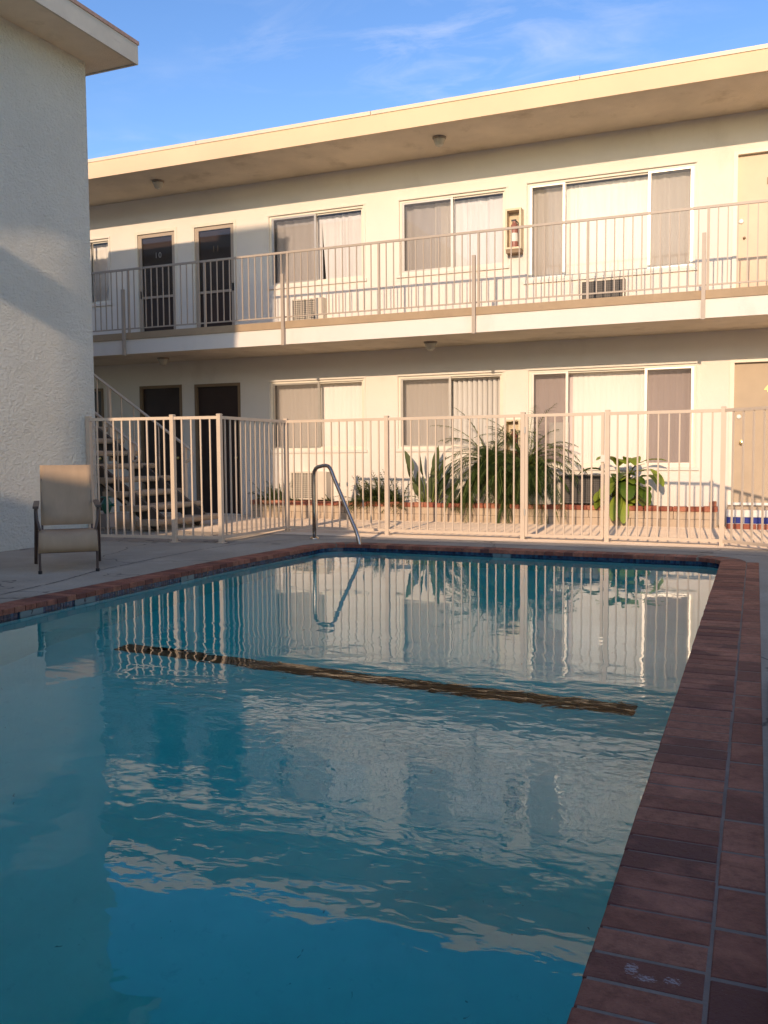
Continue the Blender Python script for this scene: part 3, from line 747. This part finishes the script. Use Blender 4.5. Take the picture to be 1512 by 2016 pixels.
# ------------------------------------------------------------------ pool fence and gate
fence = thing('pool_fence', 'beige metal picket fence round the pool with square posts and thin pickets', 'fence', (-5.95, 10.72, 0))
FZ = 1.535
post_me = None
def fpost(par, p, h=FZ+.012, s=.026):
    o = obj('post', MB().box(p[0]-s, p[0]+s, p[1]-s, p[1]+s, .0, h), M['fence'], par)
    obj('base_plate', MB().box(p[0]-s*2, p[0]+s*2, p[1]-s*2, p[1]+s*2, .001, .008), M['fence'], o)
    m = MB(); m.obox(p, (1, 0), (0, 1), s+.003, s+.003, h, h+.012, .006); obj('cap', m, M['fence'], o)
PK = {}
def run(par, a, b, pitch=.115, bot=.055, side=True):
    a = Vector(a); b = Vector(b); t = (b-a).normalized(); L = (b-a).length
    obj('top_rail', MB().bar((*a, FZ-.02), (*b, FZ-.02), .028, .036), M['fence'], par)
    obj('bottom_rail', MB().bar((*a, bot+.012), (*b, bot+.012), .026, .034), M['fence'], par)
    n = round(L/pitch)
    for i in range(1, n):
        p = a+t*(L*i/n); loc = Vector((p.x, p.y, 0))
        key = (par.name, round(math.atan2(t.y, t.x), 2))
        if key not in PK:
            m = MB(); m.obox((p.x, p.y), t, (-t.y, t.x), .0085, .0085, bot+.029, FZ-.038)
            o = obj('picket', m, M['fence'], par, origin=loc)
            PK[key] = o
        else: child_copy(PK[key], par, loc-par.location)
pA, pB, pC0, pCn = (-7.685, 8.82), (-6.56, 9.0), (-5.955, 9.10), (-5.955, 10.74)
gx0, gx1 = -2.60, -1.665
for p in (pA, pB, pC0, pCn, (-4.445, 10.70), (-2.635, 10.68), (-1.62, 10.66), (-.345, 10.56)): fpost(fence, p)
run(fence, pA, pB); run(fence, pB, pC0); run(fence, pC0, pCn, .118)
run(fence, pCn, (-4.445, 10.70)); run(fence, (-4.445, 10.70), (-2.635, 10.68)); run(fence, (-1.62, 10.66), (-.345, 10.56), .117)
pD = (1.62, 8.98); run(fence, (-.345, 10.56), pD, .13, .055); fpost(fence, pD)
gate = thing('fence_gate', 'beige picket gate with its own welded frame between two posts of the pool fence', 'gate', ((gx0+gx1)/2, 10.67, 0))
for x in (gx0+.012, gx1-.012):
    obj('stile', MB().box(x-.017, x+.017, 10.653, 10.687, .04, FZ), M['fence'], gate)
run(gate, (gx0+.03, 10.67), (gx1-.03, 10.67), .113, .045)
obj('latch', MB().box(gx1-.03, gx1+.03, 10.635, 10.652, .95, 1.03), M['alu'], gate)
for z in (.3, 1.3): obj('hinge', MB().lathe([(.011, 0), (.011, .08)], (gx0-.005, 10.65, z), 10), M['alu'], gate)

# ------------------------------------------------------------------ planter, doorstep
pl = thing('brick_planter', 'long low planter of tan blocks with a red brick cap under the ground-floor windows', 'planter', (-4.3, 13.3, 0))
YP = 13.121; X0, X1 = -7.98, -.50
mb = MB(); x = X0
for row, (z0, z1) in enumerate(((0, .112), (.118, .226))):
    x = X0-(.2 if row else 0)
    while x < X1:
        a, b = max(x, X0), min(x+.39, X1)
        if b-a > .02: mb.box(a+.003, b-.003, YP+random.uniform(0, .004), YP+.10, z0, z1)
        x += .395
obj('wall', mb, M['block'], pl)
obj('mortar', MB().box(X0+.004, X1-.004, YP+.012, YP+.095, 0, .226), M['mortar'], pl)
mb = MB(); x = X0-.01
while x < X1-.02:
    L = random.uniform(.19, .205)
    mb.obox((x+L/2, YP+.055), (1, 0), (0, 1), L/2-.004, .075, .228, .296+random.uniform(-.006, .006), .008, random.random())
    x += L
obj('brick_cap', mb, M['redbrick'], pl)
mb = MB(); mb.obox((X1-.05, YP+.06), (1, 0), (0, 1), .045, .08, .304, .37, .008, .1); obj('end_brick', mb, M['redbrick'], pl)
mb = MB(); N = 60; v = []
for j in range(5):
    for i in range(N+1): v.append((X0+.02+(X1-X0-.04)*i/N, YP+.09+(YW-.002-YP-.09)*j/4, .235+random.uniform(-.02, .025)))
mb.add(v, [(j*(N+1)+i, j*(N+1)+i+1, (j+1)*(N+1)+i+1, (j+1)*(N+1)+i) for j in range(4) for i in range(N)])
obj('soil', mb, M['soil'], pl, smooth='all')
stp = thing('door_step', 'low doorstep faced with red brick, blue tiles and a white nosing under the tan door', 'step', (.15, 13.2, 0))
a, b, yf = -.37, .75, 13.03
obj('core', MB().box(a+.005, b-.005, yf+.012, YW-.018, 0, .262), M['white'], stp)
mb = MB(); x = a
while x < b-.05: mb.obox((x+.095, yf+.03), (1, 0), (0, 1), .092, .045, 0.003, .075, .006, random.random()); x += .195
obj('brick_course', mb, M['redbrick'], stp)
mb = MB(); x = a
while x < b-.05: mb.box(x+.004, x+.106, yf, yf+.014, .082, .165); x += .113
obj('blue_tile', mb, M['blue_tile'], stp)
mb = MB(); x = a
while x < b-.05: mb.box(x+.003, min(x+.222, b), yf-.008, YW-.02, .172, .264); x += .225
obj('nosing', mb, M['white_tile'], stp)
obj('top_slab', MB().box(a, b, yf+.16, YW-.02, .265, .298), M['tread'], stp)

# ------------------------------------------------------------------ wall fittings
def ac_unit(x0, x1, z0, z1, dep, label, dark=False, rim='dullgrey'):
    t = thing('air_conditioner', label, 'air conditioner', ((x0+x1)/2, YW, z0), 'air conditioners set through the front wall')
    y0 = YW-dep; body = M['acwhite']
    m = MB(); m.box(x0, x1, y0+.02, YW-.001, z0, z1)
    obj('casing', m, body if not dark else M['dullgrey'], t)
    fr = MB(); w = .022; gx = x0+(x1-x0)*(.74 if not dark else .97)
    fr.box(x0, x1, y0, y0+.019, z1-w, z1); fr.box(x0, x1, y0, y0+.019, z0, z0+w); fr.box(x0, x0+w, y0, y0+.019, z0+w, z1-w); fr.box(gx, x1, y0, y0+.019, z0+w, z1-w)
    obj('front_frame', fr, body if not dark else M[rim], t)
    obj('grille_back', MB().box(x0+w, gx, y0+.014, y0+.019, z0+w, z1-w), M['acdark'], t)
    g = MB(); n = int((gx-x0-w)/.03)
    for i in range(1, n): xx = x0+w+(gx-x0-w)*i/n; g.box(xx-.004, xx+.004, y0+.004, y0+.013, z0+w, z1-w)
    nz = int((z1-z0)/.035)
    for i in range(1, nz): zz = z0+w+(z1-z0-2*w)*i/nz; g.box(x0+w, gx, y0+.006, y0+.012, zz-.004, zz+.004)
    obj('grille', g, body if not dark else M['dullgrey'], t)
ac_unit(-7.30, -6.62, .31, .775, .28, 'cream air conditioner low on the wall behind the planter, left of the shrub')
ac_unit(-2.72, -2.10, .31, .735, .22, 'dark grey air conditioner behind the planter between the palm and the broad-leaved plant', True)
ac_unit(-7.30, -6.71, 3.29, 3.68, .14, 'tan air conditioner on the balcony wall under the window next to door 11')
ac_unit(-2.45, -1.82, 3.27, 3.60, .16, 'grey air conditioner in a pale frame on the balcony wall under the wide upper window', True, 'acwhite')
def cabinet(x0, x1, z0, z1, label):
    t = thing('extinguisher_cabinet', label, 'extinguisher cabinet', ((x0+x1)/2, YW, z0), 'fire extinguisher cabinets on the front wall')
    y0 = YW-.17; w = .03; m = MB()
    m.box(x0, x1, y0, YW-.001, z1-w, z1); m.box(x0, x1, y0, YW-.001, z0, z0+w); m.box(x0, x0+w, y0, YW-.001, z0+w, z1-w); m.box(x1-w, x1, y0, YW-.001, z0+w, z1-w); m.box(x0+w, x1-w, YW-.02, YW-.001, z0+w, z1-w)
    obj('case', m, M['boxpaint'], t)
    obj('skirt', MB().box(x0+.01, x1-.005, y0+.01, YW-.002, z0-.055, z0-.002), M['doorframe_dark'], t)
    c = ((x0+x1)/2, YW-.09, z0+w)
    e = obj('extinguisher', MB().lathe([(.058, 0), (.06, .02), (.06, .30), (.045, .35), (.02, .375), (.02, .40)], c, 18), M['red'], t, smooth=True)
    obj('label_band', MB().lathe([(.0605, .09), (.0608, .095), (.0608, .21), (.0605, .215)], c, 18), M['paper'], e, smooth=True)
    h = MB(); h.box(c[0]-.045, c[0]+.03, c[1]-.012, c[1]+.012, c[2]+.401, c[2]+.425); h.tube([(c[0]+.03, c[1]-.01, c[2]+.40), (c[0]+.07, c[1]-.02, c[2]+.36), (c[0]+.072, c[1]-.03, c[2]+.2)], .008, 8)
    obj('handle', h, M['ink'], e)
    obj('pane', MB().quad((x0+w, y0+.01, z0+w), (x1-w, y0+.01, z0+w), (x1-w, y0+.01, z1-w), (x0+w, y0+.01, z1-w)), M['glass'], t, normals=False)
cabinet(-3.594, -3.346, 4.16, 4.765, 'yellowish fire extinguisher cabinet on the upper balcony wall between two windows')
cabinet(-3.60, -3.35, .98, 1.58, 'fire extinguisher cabinet on the ground-floor wall half hidden by the palm crown')
def ceiling_light(x, y, z, label):
    t = thing('ceiling_light', label, 'light fixture', (x, y, z), 'ceiling lights under the roof and the balcony')
    obj('base', MB().lathe([(.075, -.03), (.10, -.022), (.105, -.001)], (x, y, z), 24), M['lampbase'], t, smooth=True)
    g = []
    for k in range(9): g.append((.088+.004*(k % 2)-.0045*k, -.031-.011*k))
    obj('lamp_glass', MB().lathe(list(reversed(g+[(.02, -.135)])), (x, y, z), 24), M['glasslamp'], t, smooth=True)
ceiling_light(-4.428, 12.775, ZSOF, 'round ribbed glass ceiling light under the roof soffit, above the middle windows')
ceiling_light(-9.514, 12.80, ZSOF, 'round ribbed glass ceiling light under the roof soffit, above door 10')
ceiling_light(-4.624, 12.90, ZSL0, 'round glass ceiling light under the balcony, above the ground-floor middle window')
ceiling_light(-9.587, 12.93, ZSL0, 'round glass ceiling light under the balcony in shade, above the stairs')

# ------------------------------------------------------------------ staircase
sc = thing('staircase', 'open outdoor staircase with thick treads and tan pipe railings, behind the left fence', 'staircase', (-8, 10.8, 0))
yn, yf = 10.2, 11.4; sl = .665
for k in range(15):
    z = .17+.195*k; xf = -7.62-.293*k; m = MB()
    pr = [(0, 0), (.02, .025), (.02, .06), (0, .08)]
    v = [(xf+px, y, z-.08+pz) for y in (yn-.16, yf+.16) for px, pz in pr]+[(xf-.33, y, z-.08+pz) for y in (yn-.16, yf+.16) for pz in (0, .08)]
    m.add(v, [(0, 1, 5, 4), (1, 2, 6, 5), (2, 3, 7, 6), (3, 9, 11, 7), (8, 0, 4, 10), (8, 10, 11, 9), (0, 8, 9, 3, 2, 1), (4, 5, 6, 7, 11, 10)])
    obj('tread', m, M['tread'], sc)
for y in (yn+.1, yf-.1):
    obj('stringer', MB().bar((-7.75, y, .10), (-12.0, y, .10+4.25*sl), .06, .24), M['darksteel'], sc)
obj('landing', MB().box(-13.6, -12.0, 10.0, YS-.06, 2.9, 3.05), M['tread'], sc)
def stair_rail(y, x0, ztop, loopy):
    m = MB(); xe = -12.0
    top = [(xe, y, ztop+(x0-xe)*sl), (x0, y, ztop)]
    if loopy: top += [(x0+.10, y, ztop-.05), (x0+.15, y, ztop-.14), (x0+.14, y, ztop-.24), (x0+.07, y, ztop-.29), (x0+.02, y, ztop-.28)]
    else: top += [(x0+.12, y, ztop-.085), (x0+.145, y, ztop-.13), (x0+.10, y, ztop-.23), (x0+.02, y, ztop-.27)]
    h = obj('handrail', MB().tube(top, .021, 10), M['fence'], sc, smooth=True)
    obj('lower_rail', MB().bar((xe, y, .34+(x0-xe)*sl), (x0, y, .34), .03, .035), M['fence'], sc)
    b0 = None
    for i in range(1, 17):
        x = x0-.235*i
        if i % 6 == 0: m2 = MB().box(x-.022, x+.022, y-.022, y+.022, .05+(x0-x)*sl, ztop+(x0-x)*sl-.01)
        else: m2 = MB().box(x-.008, x+.008, y-.008, y+.008, .35+(x0-x)*sl, ztop+(x0-x)*sl-.012)
        obj('post' if i % 6 == 0 else 'baluster', m2, M['fence'], sc)
    obj('post', MB().box(x0-.028, x0+.028, y-.028, y+.028, .0, ztop-.01), M['fence'], sc)
stair_rail(yn, -8.15, 1.27, True)
stair_rail(yf, -8.10, 1.23, False)

# green valve on its grey box by the wing corner
vv = thing('backflow_valve', 'small dark green valve on a grey pipe box beside the wall corner, behind the fence', 'valve', (-7.93, 9.4, 0))
obj('cabinet', MB().box(-7.99, -7.84, 9.34, 9.46, .12, .30), M['greybox'], vv)
for x in (-7.96, -7.87): obj('pipe', MB().tube([(x, 9.4, 0), (x, 9.4, .12)], .014, 10), M['greybox'], vv, smooth=True)
obj('body', MB().lathe([(.03, .301), (.045, .33), (.07, .40), (.075, .43), (.05, .47), (.02, .52)], (-7.93, 9.4, 0), 16), M['green'], vv, smooth=True)
obj('hand_wheel', MB().tube([(-7.93+.07*math.cos(R(a)), 9.4+.07*math.sin(R(a)), .52) for a in range(0, 361, 24)], .008, 8, False), M['green'], vv, smooth=True)
obj('side_pipe', MB().tube([(-8.06, 9.4, .42), (-7.80, 9.4, .42)], .022, 10), M['green'], vv, smooth=True)

# ------------------------------------------------------------------ pool handrail
hr = thing('pool_handrail', 'bent stainless steel grab rail at the far left corner of the pool', 'handrail', (-5.138, 9.961, 0))
P = [(0, 0), (0, .35), (0, .66), (.0, .79), (.012, .845), (.045, .885), (.09, .905), (.19, .921), (.27, .925), (.315, .917), (.352, .892), (.385, .85), (.43, .775), (.62, .50), (.80, .24), (.86, .155), (.90, .075), (.92, .0), (.93, -.12), (.93, -.55)]
d = Vector((.828, -.432, 0)).normalized(); bp = Vector((-5.138, 9.961, 0))
obj('pipe', MB().tube([bp+d*a+Vector((0, 0, z)) for a, z in P], .024, 16), M['steel'], hr, smooth='all')
obj('escutcheon', MB().lathe([(.062, .001), (.060, .010), (.04, .022), (.026, .026)], bp, 24), M['steel'], hr, smooth=True)

# ------------------------------------------------------------------ patio chair
ch = thing('patio_chair', 'tan sling patio chair with dark brown metal frame on the deck by the white wall', 'chair', (-5.76, 6.30, 0))
def cl_(x, y, z): return Vector((-5.76+math.cos(R(43))*x-math.sin(R(43))*y, 6.30+math.sin(R(43))*x+math.cos(R(43))*y, z))
hw = .225
side = [(0.0, .0), (.0, .17), (-.005, .27), (.01, .345), (.05, .375), (.15, .375), (.30, .36), (.50, .345)]
back = [(.50, .345), (.57, .52), (.65, .74), (.72, .965)]
def sheet(prof, w0, w1, sag, name):
    m = MB(); n = 10; v = []
    for k, (y, z) in enumerate(prof):
        w = w0+(w1-w0)*k/(len(prof)-1)
        for i in range(n+1):
            u = -1+2*i/n; s = sag*(1-u*u)*math.sin(math.pi*min(1, max(0, k/(len(prof)-1))))
            v.append(cl_(u*w, y+(s if name == 'back_sling' else 0), z-(s if name == 'seat_sling' else 0)))
    m.add(v, [(k*(n+1)+i, k*(n+1)+i+1, (k+1)*(n+1)+i+1, (k+1)*(n+1)+i) for k in range(len(prof)-1) for i in range(n)])
    o = obj(name, m, M['sling'], ch, smooth='all', normals=False)
    md = o.modifiers.new('thick', 'SOLIDIFY'); md.thickness = .004
    return o
sheet([(-.014, .19), (-.020, .27), (.0, .352), (.045, .388), (.15, .392), (.30, .376), (.50, .362)], hw+.034, hw+.008, .030, 'seat_sling')
sheet([(.513, .405), (.55, .51), (.59, .61), (.63, .72), (.67, .84), (.71, .975)], hw+.012, hw+.010, .03, 'back_sling')
for s_ in (-1, 1):
    fr = MB(); fr.tube([cl_(s_*(hw+.022), y, z) for y, z in side], .012, 10)
    obj('seat_rail', fr, M['chairframe'], ch, smooth=True)
    obj('back_rail', MB().tube([cl_(s_*hw, y, z) for y, z in back], .010, 10), M['chairframe'], ch, smooth=True)
    obj('leg', MB().tube([cl_(s_*(hw+.045), .10, .585), cl_(s_*(hw+.05), .30, .42), cl_(s_*(hw+.075), .86, .0)], .017, 10), M['chairframe'], ch, smooth=True)
    obj('armrest', MB().bar(cl_(s_*(hw+.045), .02, .60), cl_(s_*(hw+.045), .60, .625), .05, .022), M['chairframe'], ch)
    obj('arm_support', MB().tube([cl_(s_*(hw+.045), .08, .59), cl_(s_*(hw+.035), .06, .48), cl_(s_*(hw+.014), .04, .39)], .013, 10), M['chairframe'], ch, smooth=True)
    obj('foot', MB().lathe([(.016, .0), (.018, .004), (.017, .03)], cl_(s_*(hw+.022), 0, 0), 10), M['ink'], ch)
cb = MB(); cb.tube([cl_(-hw-.022, .0, .195), cl_(hw+.022, .0, .195)], .010, 8); cb.tube([cl_(-hw, .50, .355), cl_(hw, .50, .355)], .010, 8); cb.tube([cl_(-hw, .72, .965), cl_(hw, .72, .965)], .010, 8)
obj('cross_bar', cb, M['chairframe'], ch, smooth=True)

# ------------------------------------------------------------------ plants
def blade(mb, base, dirv, L, W, droop, seg=6, fold=.25, shape='lance', tint=None, side=None):
    """a folded leaf along a drooping midrib"""
    p = Vector(base); d = Vector(dirv).normalized(); tint = random.random() if tint is None else tint
    rows = []
    for k in range(seg+1):
        t = k/seg
        if shape == 'lance': w = W*math.sin(math.pi*(t**.8))**.8*(1-.25*t)
        elif shape == 'oval': w = W*math.sin(math.pi*min(1, t*.97+.015))**.55
        else: w = W*(1-t)**.6
        sd = side if side is not None else d.cross(Vector((0, 0, 1)))
        sd = Vector(sd)-d*Vector(sd).dot(d)
        sd = sd.normalized() if sd.length > 1e-4 else Vector((1, 0, 0))
        up = sd.cross(d)
        rows.append((p.copy(), p+sd*(w/2)+up*(w*fold), p-sd*(w/2)+up*(w*fold)))
        p = p+d*(L/seg); d = (d+Vector((0, 0, -1))*(droop/seg)).normalized()
    v = [q for r_ in rows for q in r_]
    f = []
    for k in range(seg): a = 3*k; f += [(a, a+3, a+4, a+1), (a, a+2, a+5, a+3)]
    mb.add(v, f, tint)
def frond(mb, base, az, el, L, nl, ll, droop, lw=.012, stem=None):
    p = Vector(base); d = Vector((math.cos(az)*math.cos(el), math.sin(az)*math.cos(el), math.sin(el)))
    pts = []; n = nl; tint = random.random()
    for k in range(n+1):
        pts.append(p.copy()); t = k/n
        if t > .12:
            sd = d.cross(Vector((0, 0, 1))); sd = sd.normalized() if sd.length > 1e-3 else Vector((1, 0, 0))
            l = ll*(math.sin(math.pi*min(1, .12+.86*t))**.6)*random.uniform(.85, 1.1)
            for s in (-1, 1):
                ld = (sd*s*1.0+d*random.uniform(.55, .9)+Vector((0, 0, random.uniform(-.25, .22)))).normalized()
                blade(mb, p, ld, l, lw, .55+random.uniform(0, .5), 3, .2, 'taper', min(1, max(0, tint+random.uniform(-.3, .3))))
        p = p+d*(L/n); d = (d+Vector((0, 0, -1))*(droop/n)).normalized()
    if stem is not None: stem.tube(pts, [.007*(1-.75*k/n) for k in range(n+1)], 5, False)
# pygmy palm
palm = thing('pygmy_palm', 'bushy feathery palm with arching fronds growing in the planter, tallest of the plants', 'palm', (-3.62, 13.32, .22))
tk = MB()
for (bx, by, tx, ty, tz) in ((-3.66, 13.33, -3.78, 13.26, .92), (-3.52, 13.36, -3.24, 13.28, .80)):
    pts = [Vector((bx, by, .2)).lerp(Vector((tx, ty, tz)), k/9)+Vector((.03*math.sin(k*.7), 0, 0)) for k in range(10)]
    tk.tube(pts, [.075-.02*k/9+(.010 if k % 2 else 0) for k in range(10)], 10)
obj('trunk', tk, M['trunk'], palm, smooth=True)
fm = MB(); sm = MB()
for (cx, cy, cz, n) in ((-3.80, 13.24, .90, 105), (-3.22, 13.27, .82, 95)):
    for k in range(n):
        az = 2*math.pi*k/n*3.0+random.uniform(-.25, .25); e = R(random.choice((72, 56, 44, 32, 20, 6, -12, -32))+random.uniform(-8, 8))
        L = random.uniform(.80, 1.18)*(1.0 if abs(math.cos(az)) > .45 else .72)
        if math.sin(az) > .25: L *= .42
        frond(fm, (cx, cy, cz), az, e, L, 32, random.uniform(.15, .23), random.uniform(1.5, 2.7), .012, sm)
obj('fronds', fm, M['palmleaf'], palm, normals=False); obj('leaf_stalks', sm, M['stem'], palm, smooth='all')
# shrub left of it
def fern(x, y, z, n, L, ll, label, name='fern_shrub', spread=1.0):
    t = thing(name, label, 'shrub', (x, y, z-.03)); fm = MB(); sm = MB()
    for k in range(n):
        az = random.uniform(0, 6.283); e = R(random.uniform(15, 85)); l = L*random.uniform(.6, 1.1)
        if math.sin(az) > .3: l *= .55
        frond(fm, (x+random.uniform(-.16, .16)*spread, y+random.uniform(-.05, .05), z), az, e, l, 13, ll*random.uniform(.7, 1.2), random.uniform(.7, 1.6), .014, sm)
    obj('foliage', fm, M['fernleaf'], t, normals=False); obj('stems', sm, M['stem'], t, smooth='all')
fern(-5.66, 13.33, .24, 150, .58, .15, 'dense dark green feathery shrub in the planter left of the upright spear-leaved plant', spread=2.2)
fern(-7.62, 13.33, .24, 60, .46, .13, 'small dark fern-like shrub at the shaded left end of the planter', spread=1.6)
fern(-6.50, 13.30, .24, 9, .17, .07, 'tiny green tuft beside the cream air conditioner in the planter', 'plant_tuft', .5)
fern(-4.30, 13.34, .24, 40, .34, .12, 'low dark green plant between the spear-leaved plant and the palm trunk', 'low_plant', 1.0)
# spear-leaved plant
bop = thing('spear_leaf_plant', 'upright plant with long stiff pointed grey-green leaves in the planter', 'plant', (-4.85, 13.33, .22))
bl = MB(); ss = MB()
spec = [(-.36, 1.13, .38), (-.30, .90, .34), (-.10, 1.16, .46), (-.17, .80, .36), (.10, 1.02, .44), (.20, 1.20, .46), (.33, 1.04, .48), (.26, .74, .38), (.02, .72, .36), (.40, .80, .34), (-.28, .62, .30), (.13, .60, .3), (.46, .60, .26)]
for dx, zt, L in spec:
    b = Vector((-4.82+dx*.22+random.uniform(-.03, .03), 13.33+random.uniform(-.06, .06), .22)); tip = Vector((-4.82+dx, 13.30+random.uniform(-.15, .12), zt))
    d = (tip-b).normalized(); D = (tip-b).length; q = b+d*max(.05, D-L)
    ss.tube([b, b.lerp(q, .5)+Vector((0, 0, .012)), q], [.012, .009, .007], 6)
    a = random.uniform(-.9, .9)
    blade(bl, q, d, L, random.uniform(.12, .17), random.uniform(.05, .35), 9, .20, 'lance', None, (math.cos(a), math.sin(a), 0))
obj('leaves', bl, M['bladeleaf'], bop, smooth='all', normals=False); obj('leaf_stalks', ss, M['stem'], bop, smooth='all')
# broad-leaved plant
can = thing('broad_leaf_plant', 'bright green plant with big drooping oval leaves at the right end of the planter', 'plant', (-1.78, 13.32, .22))
bl = MB(); ss = MB()
stems = [((-1.83, 13.33), (-1.86, 13.28, .86)), ((-1.75, 13.30), (-1.72, 13.25, .90)), ((-1.88, 13.28), (-1.98, 13.22, .72)), ((-1.68, 13.34), (-1.55, 13.28, .68))]
for (bx, by), tp in stems: ss.tube([(bx, by, .2), ((bx+tp[0])/2+.01, (by+tp[1])/2, (.2+tp[2])/2), tp], [.03, .024, .014], 8)
lv = [((-1.86, 13.28, .86), (-.35, -.3, .55), .36, .19, 1.6), ((-1.86, 13.28, .86), (.25, -.5, .7), .34, .19, 2.0), ((-1.72, 13.25, .90), (.2, -.45, .5), .36, .19, 2.1),
      ((-1.98, 13.22, .72), (-.8, -.2, .75), .44, .17, 1.7), ((-1.72, 13.25, .80), (1.0, -.1, .55), .24, .05, .3), ((-1.55, 13.28, .68), (.8, -.3, .6), .30, .17, 2.4),
      ((-1.9, 13.2, .62), (-.25, -.5, -.25), .34, .20, .9), ((-1.74, 13.2, .66), (.15, -.6, -.3), .36, .20, 1.0), ((-1.62, 13.2, .56), (.5, -.5, -.1), .34, .19, 1.3),
      ((-1.83, 13.18, .46), (-.1, -.5, -.55), .40, .15, .8), ((-1.78, 13.17, .40), (.10, -.45, -.6), .36, .13, .7), ((-1.66, 13.22, .44), (.55, -.3, .0), .30, .20, 1.0),
      ((-1.95, 13.25, .50), (-.5, -.5, .0), .30, .18, 1.2), ((-1.80, 13.3, .60), (0, -.4, .5), .30, .18, 1.8), ((-1.6, 13.3, .5), (.4, -.4, .4), .26, .17, 1.5), ((-1.88, 13.3, .4), (-.3, -.5, .4), .26, .17, 1.5), ((-1.7, 13.3, .36), (.2, -.5, .3), .26, .18, 1.4)]
for k in range(16):
    lv.append(((-1.80+random.uniform(-.16, .2), 13.27+random.uniform(-.06, .06), random.uniform(.34, .78)), (random.uniform(-.7, .7), -.5, random.uniform(-.4, .6)), random.uniform(.24, .34), random.uniform(.13, .19), random.uniform(.8, 1.8)))
for b, dv, L, W, dr in lv: blade(bl, b, dv, L*1.12, W*1.25, dr, 9, .12, 'oval')
for (tip, dv) in (((-1.50, 13.22, .93), (.9, -.15, .22)), ((-1.40, 13.24, .82), (.55, -.35, -.55))):
    ss.tube([(-1.72, 13.27, .72), (-1.6, 13.24, .9 if tip[2] > .9 else .80), tip], [.012, .009, .006], 6)
    blade(bl, tip, dv, .33, .17, .5, 9, .12, 'oval', .8)
obj('leaves', bl, M['broadleaf'], can, smooth='all', normals=False); obj('stems', ss, M['stem'], can, smooth='all')

# ------------------------------------------------------------------ light, sky, camera
AZ, EL = 4.7, 16.9                       # sun: degrees east of due south (towards -Y), elevation
sd = Vector((math.sin(R(AZ))*math.cos(R(EL)), -math.cos(R(AZ))*math.cos(R(EL)), math.sin(R(EL))))
sun = bpy.data.lights.new('sun', 'SUN'); sun.energy = 2.55; sun.angle = R(0.53); sun.color = (1.0, 0.74, 0.515)
so = bpy.data.objects.new('sun', sun); COL.objects.link(so); so.location = sd*60
so.rotation_euler = sd.to_track_quat('Z', 'Y').to_euler()
W = bpy.data.worlds.new('World'); S.world = W; W.use_nodes = True
nt = W.node_tree; bg = nt.nodes['Background']
sky = nt.nodes.new('ShaderNodeTexSky'); sky.sky_type = 'NISHITA'; sky.sun_disc = False
sky.sun_elevation = R(EL); sky.sun_rotation = R(180-AZ); sky.air_density = 1.0; sky.dust_density = 0.6; sky.ozone_density = 2.0
tc = nt.nodes.new('ShaderNodeTexCoord'); sep = nt.nodes.new('ShaderNodeSeparateXYZ')
nt.links.new(tc.outputs['Generated'], sep.inputs[0])
zc = mathn(nt, 'MAXIMUM', sep.outputs[2], 0.05)
cmb = nt.nodes.new('ShaderNodeCombineXYZ')
nt.links.new(mathn(nt, 'DIVIDE', sep.outputs[0], zc), cmb.inputs[0]); nt.links.new(mathn(nt, 'DIVIDE', sep.outputs[1], zc), cmb.inputs[1])
def wn(scale, detail, rough, loc, ms=(1, 1, 1), dist=0):
    mp = nt.nodes.new('ShaderNodeMapping'); mp.inputs['Location'].default_value = loc; mp.inputs['Scale'].default_value = ms
    nt.links.new(cmb.outputs[0], mp.inputs['Vector'])
    n_ = nt.nodes.new('ShaderNodeTexNoise'); n_.inputs['Scale'].default_value = scale; n_.inputs['Detail'].default_value = detail
    n_.inputs['Roughness'].default_value = rough; n_.inputs['Distortion'].default_value = dist
    nt.links.new(mp.outputs[0], n_.inputs['Vector']); return n_.outputs['Fac']
c1 = ramp(nt, wn(0.9, 3, 0.5, (2.1, .4, 0)), [(0.44, 0.0), (0.66, 1.0)])
c2 = ramp(nt, wn(3.2, 9, 0.62, (0, 0, 0), (1.0, 1.35, 1), .6), [(0.45, 0.0), (0.80, 1.0)])
cl = mathn(nt, 'MULTIPLY', mathn(nt, 'MULTIPLY', c1, c2), 0.50)
hs = nt.nodes.new('ShaderNodeHueSaturation'); hs.inputs['Saturation'].default_value = 1.20; hs.inputs['Value'].default_value = 1.10; hs.inputs['Hue'].default_value = 0.512
nt.links.new(sky.outputs[0], hs.inputs['Color'])
nt.links.new(mixc(nt, cl, hs.outputs[0], (5.2, 5.1, 5.4)), bg.inputs['Color'])
bg.inputs['Strength'].default_value = 0.142

cam = bpy.data.cameras.new('camera'); co = bpy.data.objects.new('camera', cam); COL.objects.link(co); S.camera = co
cam.sensor_fit = 'VERTICAL'; cam.sensor_height = 36.0; cam.lens = 36.0*1746.74/2016
cam.clip_start = 0.05; cam.clip_end = 2000
co.matrix_world = Matrix(((0.922215, -0.018079, 0.386255, 0), (0.386609, 0.061952, -0.920161, 0), (-0.007293, 0.997915, 0.064123, 1.05), (0, 0, 0, 1)))
S.view_settings.view_transform = 'Standard'; S.view_settings.look = 'None'; S.view_settings.exposure = 0.60; S.view_settings.gamma = 1.0
S.render.engine = 'CYCLES'
S.cycles.use_denoising = True; S.cycles.max_bounces = 10; S.cycles.transmission_bounces = 8; S.cycles.transparent_max_bounces = 12
S.cycles.caustics_refractive = True; S.cycles.caustics_reflective = True
